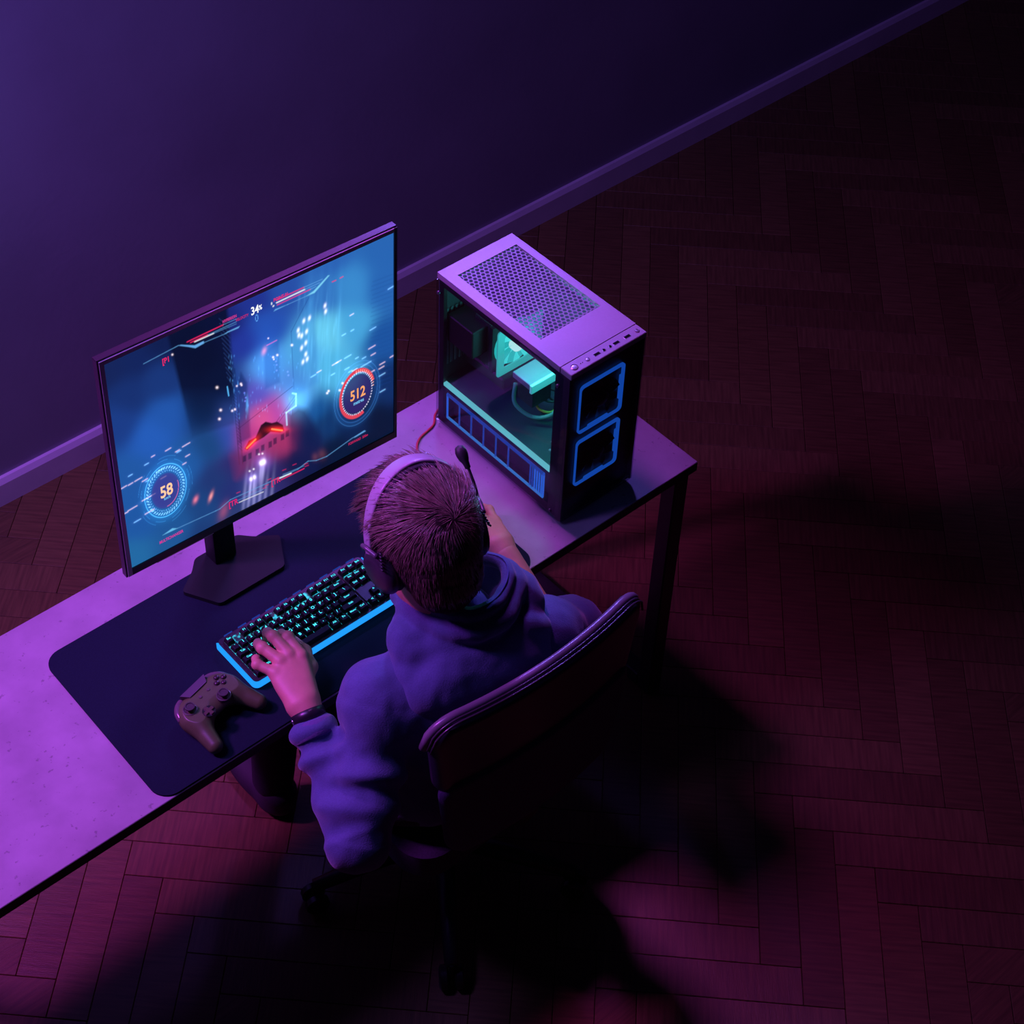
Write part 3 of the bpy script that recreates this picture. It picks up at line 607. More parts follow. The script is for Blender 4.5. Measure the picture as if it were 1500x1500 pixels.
# lower bay behind the shroud window
MB().box((TX0 + .016, TY0 + .030, .868), (TX1 - .004, TY1 - .006, .871)).build('shroud_top', mat('shroud_paint', (.035, .075, .095), .5, var=.08, bump=.05, bscale=900), pc)
MB().box((TX0 + .002, TY0 + .045, Z0), (TX0 + .010, TY1 - .018, .783)).build('lower_rail', pcb, pc)
MB().box((TX0 + .030, TY0 + .05, Z0 + .008), (TX0 + .036, TY1 - .02, .868)).build('power_supply_cover', mat('psu_paint', (.05, .035, .06), .5, var=.2), pc)
strip = MB().box((TX0 + .003, TY0 + .046, .868), (TX0 + .012, TY1 - .017, .8765), .001, 1).build('light_strip', emat('strip_cyan', lin((120, 225, 240)), 1.0), pc)
blu = emat('bay_lit_edge_blue', lin((34, 105, 235)), 1.1); blu2 = emat('bay_lit_edge_dim', lin((28, 78, 200)), .8)  # emissive blue stands in for light caught on the cutout edges
ya, yb, za, zb = .106, .409, .787, .854
MB().box((TX0 + .002, ya, za - .003), (TX0 + .006, yb, za + .001)).build('bay_lit_edge_outline', emat('bay_lit_edge_bright', lin((60, 140, 240)), .9), pc)
MB().box((TX0 + .002, ya, zb - .006), (TX0 + .006, yb, zb + .000)).build('bay_lit_edge_outline', blu2, pc)
MB().box((TX0 + .002, yb - .002, za), (TX0 + .006, yb, zb)).build('bay_lit_edge_outline', blu, pc); MB().box((TX0 + .002, ya, za), (TX0 + .006, ya + .002, zb)).build('bay_lit_edge_outline', blu, pc)
for y in (.369, .331, .292, .253, .214): MB().box((TX0 + .003, y, za), (TX0 + .0065, y + .0018, zb - .006)).build('bay_lit_edge_bar', blu2, pc)
for k in range(6): MB().box((TX0 + .003, ya + .007 + k * .0068, za), (TX0 + .0065, ya + .0086 + k * .0068, zb - .006)).build('bay_lit_edge_bar', blu if k < 4 else blu2, pc)
MB().box((TX0 + .004, .215, za + .001), (TX0 + .0055, yb - .3 + .1, za + .001)) if False else None
# glass side with four thumb screws
gl_side = glassmat('smoked_side_glass', (.74, .78, .80), .035)
MB().box((TX0 - .003, TY0 + .006, Z0 + .002), (TX0 + .0005, TY1 - .001, TZ1 - .016)).build('side_glass', gl_side, pc)
for y, z in ((TY1 - .009, TZ1 - .045), (TY1 - .009, Z0 + .016), (TY0 + .030, TZ1 - .045), (TY0 + .030, Z0 + .016)): MB().lathe([(.0045, 0), (.0045, .003), (.0038, .004)], (TX0 - .003, y, z), (-1, 0, 0), 14).build('thumb_screw', mat('screw_black', (.09, .08, .10), .25, metal=.6), pc, auto=40)
# top: front strip, rear, frame around the vent
ZT0, ZT1 = TZ1 - .014, TZ1
vx0, vx1, vy0, vy1 = -.321, -.166, .158, .405
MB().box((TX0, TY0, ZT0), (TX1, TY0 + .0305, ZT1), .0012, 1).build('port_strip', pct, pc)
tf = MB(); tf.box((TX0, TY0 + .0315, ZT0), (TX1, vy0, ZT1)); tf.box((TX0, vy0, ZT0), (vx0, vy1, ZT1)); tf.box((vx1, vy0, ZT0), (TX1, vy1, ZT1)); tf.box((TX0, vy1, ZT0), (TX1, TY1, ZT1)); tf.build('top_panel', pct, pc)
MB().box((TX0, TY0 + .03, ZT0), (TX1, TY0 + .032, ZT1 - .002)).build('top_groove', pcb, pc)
hx = MB(); pit = .0105; rows = int((vy1 - vy0) / (pit * .866)); zt = ZT1 - .0012
for j in range(rows + 1):
    for i in range(-1, int((vx1 - vx0) / pit) + 2):
        hxx = vx0 + (i + .5 * (j % 2)) * pit; hyy = vy0 + j * pit * .866
        if not (vx0 - .001 < hxx < vx1 + .001): continue
        ro_, ri_ = pit / math.sqrt(3), pit / math.sqrt(3) * .74; V = []
        for rr, z in ((ro_, zt), (ri_, zt), (ri_, zt - .0012)):
            V += [(min(max(hxx + rr * math.sin(R(60 * k)), vx0), vx1), min(max(hyy + rr * math.cos(R(60 * k)), vy0), vy1), z) for k in range(6)]
        hx.add(V, [(k, k + 6, (k + 1) % 6 + 6, (k + 1) % 6) for k in range(6)] + [(k + 6, k + 12, (k + 1) % 6 + 12, (k + 1) % 6 + 6) for k in range(6)])
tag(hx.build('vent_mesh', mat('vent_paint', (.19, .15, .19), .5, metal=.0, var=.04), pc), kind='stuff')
dfm = glassmat('dust_filter_cloth', (.75, .75, .85), .0)
_d = dfm.node_tree.nodes.new('ShaderNodeBsdfDiffuse'); _d.inputs[0].default_value = (.20, .19, .26, 1); _x = [q for q in dfm.node_tree.nodes if q.type == 'MIX_SHADER'][0]; dfm.node_tree.links.new(_d.outputs[0], _x.inputs[2]); _x.inputs[0].default_value = .34
MB().box((vx0, vy0, ZT1 - .0060), (vx1, vy1, ZT1 - .0056)).build('dust_filter', dfm, pc)
# buttons and sockets on the port strip
zb_ = ZT1; ring_m = mat('button_ring', (.45, .40, .45), .25, metal=.7); hole_m = mat('socket_dark', (.004, .004, .005), .8, spec=.05)
def topdisc(name, x, y, r_, h, m): return MB().lathe([(r_, -.002), (r_, h), (r_ * .82, h + .0006), (r_ * .78, h - .0002), (r_ * .1, h + .0002)], (x, y, zb_), n=22).build(name, m, pc, auto=40)
topdisc('power_button', -.325, .060, .0078, .0012, ring_m); topdisc('reset_button', -.291, .060, .0048, .001, ring_m); topdisc('light_button', -.162, .060, .0048, .001, ring_m)
for x in (-.309, -.304): topdisc('indicator', x, .060, .0010, .0003, hole_m)
for x in (-.267, -.217, -.188): 
    MB().box((x - .0078, .0562, zb_ - .001), (x + .0078, .0640, zb_ + .0004), .0003, 1).build('usb_frame', ring_m, pc); MB().box((x - .0066, .0572, zb_ - .001), (x + .0066, .0630, zb_ + .0007)).build('usb_socket', hole_m, pc)
for x in (-.249, -.233): topdisc('jack_ring', x, .060, .0040, .0004, ring_m); topdisc('jack_hole', x, .060, .0024, .0011, hole_m)
# front: glass over two light frames and fans
MB().box((TX0, TY0 + .012, Z0), (TX1, TY0 + .020, ZT0)).build('front_panel', pcb, pc)
fr_blue = emat('frame_light_blue', lin((26, 92, 205)), .95)
def sqring(x0, z0, x1, z1, w, r_):
    O = rrect(x0, z0, x1, z1, r_, 5); I = rrect(x0 + w[0], z0 + w[1], x1 - w[2], z1 - w[3], r_ * .7, 5); m = MB(); n_ = len(O)
    m.V = [(x, TY0 + .0065, z) for x, z in O] + [(x, TY0 + .0065, z) for x, z in I] + [(x, TY0 + .010, z) for x, z in O] + [(x, TY0 + .010, z) for x, z in I]
    for k in range(n_):
        q = (k + 1) % n_; m.F += [(k, q, n_ + q, n_ + k), (k, 2 * n_ + k, 2 * n_ + q, q), (n_ + k, n_ + q, 3 * n_ + q, 3 * n_ + k)]
    return m
def fan(cx_, cz_, y, r_, bm_, hub_m, par, name='fan_blade'):
    for k in range(9):
        a0 = 2 * math.pi * k / 9; V = []; Fq = []
        for i in range(4):
            rr = r_ * (.34 + .66 * i / 3)
            for j in range(3):
                aa = a0 + .55 * j / 2 + .22 * i / 3; V.append((cx_ + rr * math.cos(aa), y + .010 * (j / 2 - .5), cz_ + rr * math.sin(aa)))
        for i in range(3):
            for j in range(2): Fq.append((i * 3 + j, i * 3 + j + 1, i * 3 + j + 4, i * 3 + j + 3))
        meshobj(name, V, Fq, bm_, par, smooth=True)
    MB().lathe([(r_ * .36, 0), (r_ * .36, .012), (r_ * .30, .014)], (cx_, y + .006, cz_), (0, -1, 0), 20).build('fan_hub', hub_m, par, auto=40)
blade_m = mat('dark_fan_plastic', (.012, .012, .015), .3)
for z0, z1 in ((.981, 1.108), (.836, .961)):
    sqring(-.310, z0, -.193, z1, (.003, .006, .007, .007), .010).build('light_frame', fr_blue, pc)
    MB().box((-.193 - .0115, TY0 + .0068, z0 + .035), (-.199, TY0 + .010, z1 - .03)).build('light_frame_tab', fr_blue, pc); MB().box((-.282, TY0 + .0068, z0 + .005), (-.23, TY0 + .010, z0 + .011)).build('light_frame_tab', fr_blue, pc)
    fan(-.2515, (z0 + z1) / 2, TY0 + .011, .048, blade_m, blade_m, pc)
MB().box((TX0, TY0, Z0 + .002), (TX1, TY0 + .003, ZT0 - .001)).build('front_glass', glassmat('smoked_front_glass', (.72, .74, .80), .03), pc)
MB().box((TX0, TY0 + .003, Z0), (TX0 + .004, TY0 + .012, ZT0)).build('front_trim', pcb, pc); MB().box((TX1 - .004, TY0 + .003, Z0), (TX1, TY0 + .012, ZT0)).build('front_trim', pcb, pc)
# inside: board, cooler fan lit cyan, heatsink, graphics card, cables
MB().box((TX1 - .010, .14, .88), (TX1 - .006, .42, 1.13)).build('motherboard', mat('board', (.02, .03, .035), .5, var=.4, vscale=60), pc)
cyan = (*lin((64, 225, 222)),)
fan_y = .305; fx, fz = -.237, 1.004
fm = mat('lit_fan_frame', (.10, .2, .2), .5, emit=cyan, es=.60)
bm2 = MB()
I_ = rrect(fx - .060, fz - .060, fx + .060, fz + .060, .006, 5); Cc = [(fx + .0565 * math.cos(2 * math.pi * k / 24 + R(45 - 37.5)), fz + .0565 * math.sin(2 * math.pi * k / 24 + R(45 - 37.5))) for k in range(24)]
I_ = I_[:24]
angs = [math.atan2(z - fz, x - fx) for x, z in I_]; Cc = [(fx + .0565 * math.cos(a), fz + .0565 * math.sin(a)) for a in angs]; n_ = len(I_)
bm2.V = [(x, fan_y, z) for x, z in I_] + [(x, fan_y, z) for x, z in Cc] + [(x, fan_y + .003, z) for x, z in I_] + [(x, fan_y + .003, z) for x, z in Cc]
for k in range(n_): q = (k + 1) % n_; bm2.F += [(k, q, n_ + q, n_ + k), (k, 2 * n_ + k, 2 * n_ + q, q), (n_ + k, n_ + q, 3 * n_ + q, 3 * n_ + k), (2 * n_ + k, 3 * n_ + k, 3 * n_ + q, 2 * n_ + q)]
bm2.build('cooler_fan_frame', fm, pc)
MB().box((fx - .059, fan_y + .018, fz - .059), (fx + .059, fan_y + .027, fz + .059)).build('cooler_fan_back', pcb, pc)
fan(fx, fz, fan_y + .007, .053, mat('lit_fan_blade', (.2, .35, .35), .4, emit=cyan, es=1.0), emat('fan_core_glow', lin((200, 255, 252)), 1.4), pc, 'cooler_fan_blade')
MB().lathe([(.0555, 0), (.0555, .002)], (fx, fan_y + .016, fz), (0, -1, 0), 28).build('fan_light_disc', emat('fan_disc_glow', lin((52, 222, 222)), 1.0), pc)
for k in range(12): MB().box((fx - .055, fan_y + .028 + k * .0042, fz - .055), (fx + .055, fan_y + .0292 + k * .0042, fz + .06)).build('heatsink_fin', mat('fin_metal', (.3, .32, .34), .35, metal=.8), pc)
plate = mat('cooler_plate_metal', (.35, .42, .45), .35, metal=.3)
q = MB().box((-.300, .203, .985), (-.236, .256, .9995), .001, 1); q.build('drive_caddy', plate, pc)
MB().box((-.302, .196, .980), (-.234, .203, 1.0015), .001, 1).build('caddy_lip', mat('caddy_lip_lit', (.6, .85, .85), .4, emit=cyan, es=.55), pc)  # pale colour and emission paint in the cyan light on this edge
MB().box((-.290, .205, .93), (-.24, .25, .985)).build('caddy_body', mat('caddy_dark', (.03, .03, .035), .5, var=.4, vscale=90), pc)
MB().box((-.285, .30, .905), (-.165, .425, .935), .003, 1).build('graphics_card', mat('card_shroud', (.02, .018, .022), .3, var=.1), pc)
q = MB().box((-.330, .345, .985), (-.27, .425, 1.055), .002, 1); q.build('drive_cage', mat('cage_paint', (.02, .018, .02), .3), pc)
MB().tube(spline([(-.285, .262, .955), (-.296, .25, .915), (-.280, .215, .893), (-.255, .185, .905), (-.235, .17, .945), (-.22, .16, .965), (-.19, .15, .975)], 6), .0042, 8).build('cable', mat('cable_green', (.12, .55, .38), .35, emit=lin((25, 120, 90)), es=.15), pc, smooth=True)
MB().tube(spline([(-.262, .235, .93), (-.262, .215, .905), (-.248, .198, .898), (-.235, .195, .90)], 6), .003, 8).build('cable', mat('cable_yellow', (.75, .62, .12), .4), pc, smooth=True)
for k, (a, b_) in enumerate((((-.25, .24, .95), (-.20, .19, .93)), ((-.27, .25, .94), (-.22, .20, .90)), ((-.26, .26, .96), (-.19, .17, .96)), ((-.28, .255, .97), (-.21, .18, .94)))):
    MB().tube(spline([a, ((a[0] + b_[0]) / 2, (a[1] + b_[1]) / 2 - .01, min(a[2], b_[2]) - .02), b_], 6), .0026, 7).build('cable', mat('cable_dark', (.05, .07, .08), .35), pc, smooth=True)
for x, y in ((-.25, .11), (-.28, .15), (-.30, .135)): MB().lathe([(.004, 0), (.003, .002)], (x, y, .871), n=12).build('shroud_screw', plate, pc)
pl = bpy.data.lights.new('tower_cyan_light', 'POINT'); pl.energy = 1.5; pl.color = (.12, .95, .90); pl.shadow_soft_size = .03
o = bpy.data.objects.new('tower_cyan_light', pl); o.location = Vector((-.26, .19, 1.09)) - pc.location; link(o, pc)

# ================================================================== RED CABLE
cz = T + .003
tag(MB().tube(spline([(-.30, .47, cz), (-.335, .455, cz), (-.36, .432, cz), (-.405, .42, cz), (-.43, .40, cz), (-.440, .37, cz), (-.444, .34, cz + .001), (-.452, .315, cz + .0045), (-.47, .28, cz + .0045), (-.485, .235, cz + .0045), (-.498, .205, cz + .006), (-.503, .196, cz + .012)], 8), .0026, 8).build('cable', mat('cable_red', (.42, .035, .030), .45, var=.1), smooth=True), 'thin red cable looping over the desk beside the tower', 'cable')

# ================================================================== CHAIR
ch = tag(empty('office_chair', (-.725, -.09, 0)), 'black office chair with a low curved backrest and piped top edge', 'chair')
leather = mat('chair_leather', (.022, .024, .038), .34, var=.1, vscale=40, bump=.12, bscale=500); meshf = mat('chair_fabric', (.022, .024, .060), .7, var=.35, vscale=260, bump=.4, bscale=600)
CXC, HW = -.712, .250
def back_y(s, z): return -.283 - .030 * (1 - s * s) + .16 * (.95 - z) * .35
def backpanel(z0, z1, th, hw0, hw1, rc, name, m, nu=36, nv=22, yoff=0):
    V = []; Fq = []; grid = {}
    for side in (0, 1):
        for j in range(nv + 1):
            v = j / nv; z = z0 + (z1 - z0) * v
            ins = 0
            d = min(z1 - z, 1e9)
            if d < rc: ins = rc - math.sqrt(max(rc * rc - (rc - d) ** 2, 0))
            d = z - z0
            if d < rc: ins = max(ins, rc - math.sqrt(max(rc * rc - (rc - d) ** 2, 0)))
            hw = (hw0 + (hw1 - hw0) * v) - ins
            for i in range(nu + 1):
                s = -math.cos(math.pi * i / nu); e = min(1, (1 - abs(s)) * hw / .018, (z1 - z) / .016 + .0, (z - z0) / .016 + .0)
                t_ = th / 2 * math.sqrt(max(1 - (1 - max(e, 0)) ** 2, 0))
                y = back_y(s * hw / HW, z) + yoff + (t_ if side else -t_)
                grid[side, i, j] = len(V); V.append((CXC + s * hw, y, z))
        for j in range(nv):
            for i in range(nu):
                q = (grid[side, i, j], grid[side, i + 1, j], grid[side, i + 1, j + 1], grid[side, i, j + 1]); Fq.append(q if not side else q[::-1])
    return meshobj(name, V, Fq, m, ch, smooth=True)
backpanel(.715, .952, .040, .225, HW, .06, 'backrest', leather)
backpanel(.52, .78, .030, .20, .232, .05, 'lumbar_panel', meshf, yoff=-.012)
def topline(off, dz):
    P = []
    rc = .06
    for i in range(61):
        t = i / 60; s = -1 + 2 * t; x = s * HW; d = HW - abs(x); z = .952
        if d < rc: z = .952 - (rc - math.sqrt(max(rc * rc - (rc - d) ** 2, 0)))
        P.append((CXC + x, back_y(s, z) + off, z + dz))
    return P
MB().tube(topline(.006, -.0035), .0085, 10).build('lit_edge_tube', mat('lit_edge_grey', (.17, .15, .18), .30, var=.05), ch, smooth=True)  # added paler tube: its grey paints in the light along the backrest top
for off in (-.014, -.006): MB().tube(topline(off, .0015), .0022, 6).build('piping', mat('piping_vinyl', (.05, .045, .055), .25), ch, smooth=True)
st = MB().prism(rrect(CXC - .235, -.245, CXC + .235, .19, .07, 8), .395, .455, .022, 4); st.build('seat', mat('seat_fabric', (.02, .02, .034), .8, var=.3, vscale=200, bump=.3, bscale=500), ch, auto=50)
MB().tube(spline([(CXC, -.245, .64), (CXC, -.285, .52), (CXC, -.23, .41), (CXC, -.10, .385)], 6), .022, 10).build('back_bracket', black_m, ch, smooth=True)
MB().box((CXC - .10, -.12, .355), (CXC + .10, .06, .395), .006, 1).build('seat_plate', black_m, ch)
MB().lathe([(.028, .08), (.028, .22), (.018, .22), (.018, .36)], (CXC, -.03, 0), n=18).build('gas_lift', black_m, ch, auto=40)
MB().lathe([(.045, .07), (.045, .115), (.03, .125)], (CXC, -.03, 0), n=18).build('base_hub', black_m, ch, auto=40)
for k in range(5):
    a = R(72 * k + 18); d = Vector((math.cos(a), math.sin(a), 0)); c0 = Vector((CXC, -.03, 0))
    MB().tube([c0 + d * .03 + Vector((0, 0, .095)), c0 + d * .16 + Vector((0, 0, .088)), c0 + d * .29 + Vector((0, 0, .072))], [.022, .019, .015], 8).build('base_arm', black_m, ch, smooth=True)
    p = c0 + d * .29; sd = Vector((-d.y, d.x, 0)); cs = MB()
    for s_ in (-1, 1): cs.lathe([(.020, 0), (.026, .004), (.026, .016), (.020, .020)], p + Vector((0, 0, .026)) + sd * (s_ * .016 - .010), sd, 16)
    cs.tube([p + Vector((0, 0, .02)), p + Vector((0, 0, .075))], .006, 8); cs.build('caster', dk_m, ch, auto=40)

# ================================================================== PERSON
per = tag(empty('person', (-.79, -.15, 0)), 'seated person in a dark blue hoodie leaning over the keyboard', 'person')
skin = mat('skin', (.60, .33, .20), .52, var=.06, vscale=40, bump=.10, bscale=350, sss=.08)
hood_m = mat('hoodie_cotton', (.060, .11, .21), .85, var=.10, vscale=300, bump=.35, bscale=420, sheen=.25)
trouser_m = mat('trouser_cloth', (.02, .022, .032), .85, var=.15, vscale=150, bump=.25, bscale=300)
# head frame
HC = np.array([-.796, -.086, 1.12]); hy = R(-10); hp = R(22)
hr = np.array([math.cos(hy), math.sin(hy), 0]); hf0 = np.array([-math.sin(hy), math.cos(hy), 0]); zz = np.array([0, 0, 1.])
hu = math.cos(hp) * zz + math.sin(hp) * hf0; hf = math.cos(hp) * hf0 - math.sin(hp) * zz; HB = np.array([hr, hf, hu])
def hpnt(a, b, c): return HC + hr * a + hf * b + hu * c
NECK0 = np.array([-.788, -.122, .93])
LSJ, RSJ = np.array([-.940, -.125, .852]), np.array([-.618, -.207, .858]); LEL, REL = np.array([-1.075, -.225, .672]), np.array([-.535, -.200, .690])
LWR, RWR = np.array([-1.027, -.014, .800]), np.array([-.508, .050, .805])
tr = unit(RSJ - LSJ); tf_ = np.array([-tr[1], tr[0], 0]); TB = np.array([tr, tf_, zz])
# --- body (skin): head, neck, trunk and arms
F = Field((-1.16, -.42, .46), (-.40, .10, 1.30), .0045)
F.add(ell(hpnt(0, -.008, .035), (.074, .094, .098), HB), .01); F.add(ell(hpnt(0, .028, -.045), (.056, .060, .070), HB), .03)
F.add(rcone(hpnt(-.028, .060, -.088), hpnt(.028, .060, -.088), .026, .026), .03)
F.add(rcone(hpnt(0, .088, .01), hpnt(0, .108, -.022), .009, .015), .012)
for s_ in (-1, 1):
    F.add(ell(hpnt(s_ * .032, .096, .014), (.017, .014, .012), HB), .010, '-'); F.add(ell(hpnt(s_ * .032, .076, .013), (.0125, .0125, .0125), HB), .003)
    F.add(ell(hpnt(s_ * .077, .0, .0), (.008, .018, .030), HB), .006); F.add(rcone(hpnt(s_ * .018, .092, .032), hpnt(s_ * .045, .082, .030), .008, .006), .012)
F.add(rcone(hpnt(-.018, .089, -.058), hpnt(.018, .089, -.058), .008, .008), .008); F.add(rcone(hpnt(-.016, .088, -.071), hpnt(.016, .088, -.071), .008, .008), .006)
F.add(rcone(hpnt(0, -.018, -.02), NECK0, .050, .054), .03)
F.add(ell(np.array([-.79, -.155, .74]), (.14, .08, .17), TB), .04); F.add(ell(np.array([-.79, -.15, .57]), (.14, .09, .11), TB), .05)
F.add(rcone(LSJ, RSJ, .052, .052), .04)
for sj, el, wr in ((LSJ, LEL, LWR), (RSJ, REL, RWR)): F.add(rcone(sj, el, .040, .034), .02); F.add(rcone(el, el + (wr - el) * .92, .034, .0285), .015)
V1, Q1 = F.mesh(); V1 = relax(V1, Q1, 1)
# --- left hand on the keys, right hand on the mouse
def hand(wr, mcp, fing, thumb, el, h=.0017):
    P = np.array([wr] + list(mcp) + [p for f_ in fing for p in f_] + list(thumb)); F = Field(P.min(0) - .045, P.max(0) + .03, h)
    d = unit(np.array(el) - np.array(wr))
    F.add(rcone(wr, wr + d * .045, .0255, .0285), .01)
    F.add(ell(wr + d * .004, (.028, .024, .019), np.array([tr, tf_, zz])), .012)
    wd_ = unit(np.array(mcp[3]) - np.array(mcp[0]))
    for i, m_ in enumerate(mcp):
        w0 = wr + wd_ * (-.016 + .0107 * i) - d * .008
        F.add(rcone(w0, m_ - zz * .004, .0165, .0130), .012)
    ctr = (np.array(mcp[1]) + np.array(mcp[2])) / 2 * .5 + wr * .5
    F.add(ell(ctr - zz * .006, (.030, .040, .013), np.array([wd_, np.cross(zz, wd_), zz])), .014)
    for m_ in mcp: F.add(ell(np.array(m_) + zz * .001, (.0092, .0092, .0085)), .010)
    for m_, f_, rad in zip(mcp, fing, (.0106, .0110, .0108, .0096)):
        pts = [np.array(m_)] + [np.array(p) for p in f_]
        rr = [rad * 1.08, rad * .96, rad * .88, rad * .76]
        for i in range(len(pts) - 1): F.add(rcone(pts[i], pts[i + 1], rr[i], rr[i + 1]), .0035)
        F.add(ell(pts[1] + zz * .0004, (rad * 1.0,) * 3), .005)
    tp = [np.array(p) for p in thumb]
    for i, (ra, rb) in enumerate(((.0165, .0128), (.0125, .0105), (.0105, .0088))[:len(tp) - 1]): F.add(rcone(tp[i], tp[i + 1], ra, rb), .008)
    V, Q = F.mesh(); return relax(V, Q, 2, .5), Q
KT = M4 + .0300   # top of the keys
lm = [np.array(p) for p in ((-.977, .060, .828), (-.994, .074, .832), (-1.014, .074, .829), (-1.033, .064, .820))]      # index .. little
lf = [[(-.974, .104, .838), (-.972, .130, .820), (-.971, .138, KT + .0095)], [(-.996, .120, .842), (-.991, .147, .823), (-.987, .156, KT + .0095)],
      [(-1.024, .115, .835), (-1.017, .140, .818), (-1.012, .147, KT + .0095)], [(-1.049, .098, .823), (-1.038, .118, .811), (-1.029, .122, KT + .009)]]
lt = [(-1.003, .020, .803), (-.968, .046, .803), (-.953, .082, .802), (-.952, .118, KT + .0115)]
VL, QL = hand(LWR, lm, lf, lt, LEL)
rm = [np.array(p) for p in ((-.530, .122, .806), (-.511, .130, .811), (-.490, .124, .808), (-.468, .108, .799))]
rf = [[(-.530, .160, .812), (-.527, .185, .803), (-.526, .200, .796)], [(-.508, .168, .815), (-.506, .193, .804), (-.505, .208, .796)], [(-.487, .158, .810), (-.484, .181, .800), (-.484, .194, .790)], [(-.458, .138, .801), (-.455, .156, .790), (-.457, .166, .779)]]
rt = [(-.520, .070, .795), (-.541, .100, .786), (-.550, .130, .778), (-.548, .152, .774)]
VR, QR = hand(RWR, rm, rf, rt, REL)
Vb = np.concatenate([V1, VL, VR]); Qb = np.concatenate([Q1, QL + len(V1), QR + len(V1) + len(VL)])
body = meshobj('body', Vb, Qb, skin, per, smooth=True)
nail = mat('fingernail', (.72, .46, .38), .3)
eye_w = mat('eye_white', (.75, .74, .72), .25); eye_d = mat('iris', (.05, .03, .02), .2)
for s_ in (-1, 1):
    e_ = MB().lathe([(.0001, -.0126)] + [(.0128 * math.cos(R(t)), .0128 * math.sin(R(t))) for t in range(-75, 90, 15)], hpnt(s_ * .032, .0775, .013), hf, 16).build('eye', eye_w, per, smooth=True)
    MB().lathe([(.0055, 0), (.0052, .0006), (.0001, .0008)], hpnt(s_ * .032, .0898, .013), hf, 14).build('iris', eye_d, e_, smooth=True)
# --- hoodie
F = Field((-1.20, -.42, .46), (-.36, .08, 1.06), .0055)
F.add(ell(np.array([-.79, -.145, .565]), (.175, .112, .125), TB), .03); F.add(ell(np.array([-.785, -.155, .73]), (.180, .112, .19), TB), .06)
F.add(rcone(LSJ, RSJ, .068, .068), .05); F.add(ell(np.array([-.785, -.185, .84]), (.155, .080, .09), TB), .05)
F.add(rcone(LSJ, LEL, .069, .060), .03); F.add(rcone(LEL, LEL + (LWR - LEL) * .76, .057, .040), .02)
F.add(rcone(RSJ, REL, .069, .060), .03); F.add(rcone(REL, REL + (RWR - REL) * .42, .056, .046), .02)
F.add(ell(np.array([-.530, -.190, .775]), (.065, .070, .085)), .03)
F.add(rcone(np.array([-.785, -.150, .86]), np.array([-.780, -.135, .945]), .10, .085), .04)
HBs = TB
def drape(V, Q, seed=0):
    N = vnormals(V, Q); disp = np.zeros(len(V))
    for k in range(len(V)):
        p = V[k]; disp[k] = .0065 * mnoise.noise(Vector((p[0] * 13 + seed, p[1] * 13, p[2] * 9))) + .0022 * mnoise.noise(Vector((p[0] * 42, p[1] * 42 + seed, p[2] * 30)))
    return N, disp
# hood lying on the shoulders, a part of its own
G = Field((-.98, -.34, .76), (-.56, .03, 1.09), .0042)
G.add(ell(np.array([-.770, -.140, .935]), (.130, .104, .085), HBs), .010)
G.add(ell(np.array([-.790, -.212, .890]), (.142, .064, .090), HBs), .014)
G.add(ell(np.array([-.866, -.122, .945]), (.042, .055, .050), HBs), .008); G.add(ell(np.array([-.884, -.150, .905]), (.042, .058, .050), HBs), .008)
G.add(ell(np.array([-.655, -.160, .945]), (.048, .064, .062), HBs), .010); G.add(ell(np.array([-.70, -.212, .925]), (.068, .045, .062), HBs), .010)
G.add(ell(np.array([-.772, -.124, 1.045]), (.088, .062, .110), HBs), .010, '-')
rim = spline([(-.815, -.045, .995), (-.824, -.076, 1.012), (-.826, -.108, 1.024), (-.822, -.144, 1.032), (-.806, -.176, 1.035), (-.784, -.198, 1.036), (-.737, -.200, 1.036), (-.690, -.175, 1.036), (-.670, -.138, 1.034), (-.686, -.100, 1.026), (-.715, -.055, 1.005), (-.77, -.020, .990), (-.815, -.045, .995)], 4)
for a, b in zip(rim[:-1], rim[1:]):
    G.add(rcone(a, b, .0110, .0110), .006)
    oa = Vector((a.x + .772, a.y + .124, 0)).normalized() * .010 + Vector((0, 0, -.030)); G.add(rcone(a + oa, b + oa, .019, .019), .010)
VG, QG = G.mesh(); VG = relax(VG, QG, 1); NG, dG = drape(VG, QG, 5.0); VG = VG + NG * dG[:, None]
V, Q = F.mesh(); V = relax(V, Q, 2); N, disp = drape(V, Q)
# cloth folds: soft drape noise, bunching rings along the sleeves
for sj, el, wr, amp in ((LSJ, LEL, LWR, .0075), (RSJ, REL, RWR, .0060)):
    for a, b, fr_ in ((sj, el, 17), (el, wr, 21)):
        d_ = b - a; t_ = np.clip(((V - a) @ d_) / (d_ @ d_), 0, 1); dist = np.linalg.norm(V - a - t_[:, None] * d_, axis=1)
        w_ = np.clip((.095 - dist) / .03, 0, 1) * np.sin(np.pi * np.clip(t_ * 1.0 + .0, 0, 1)) ** .5
        ang = (V @ np.array([3., 5., 2.])) * 6
        disp += w_ * amp * np.sin(t_ * fr_ + 1.3 * np.sin(ang) + (0 if a is sj else 2))
V = V + N * disp[:, None]
hoodie = meshobj('hoodie', V, Q, hood_m, per, smooth=True)
meshobj('hood', VG, QG, hood_m, hoodie, smooth=True)
MB().tube([tuple(Vector(p) + Vector((0, 0, .0125))) for p in rim[4:38]], .0018, 6).build('hood_seam', mat('seam_thread', (.06, .11, .26), .8), hoodie, smooth=True)
dL = unit(LWR - LEL)
cuff_m = mat('cuff_ribbing', (.10, .09, .22), .85, bump=.4, bscale=300, sheen=.3)
c0 = LEL + (LWR - LEL) * .74
MB().lathe([(.036, 0), (.041, .002), (.0405, .016), (.0385, .030), (.034, .032)], c0, dL, 24).build('cuff', cuff_m, hoodie, smooth=True)
dR = unit(RWR - REL)
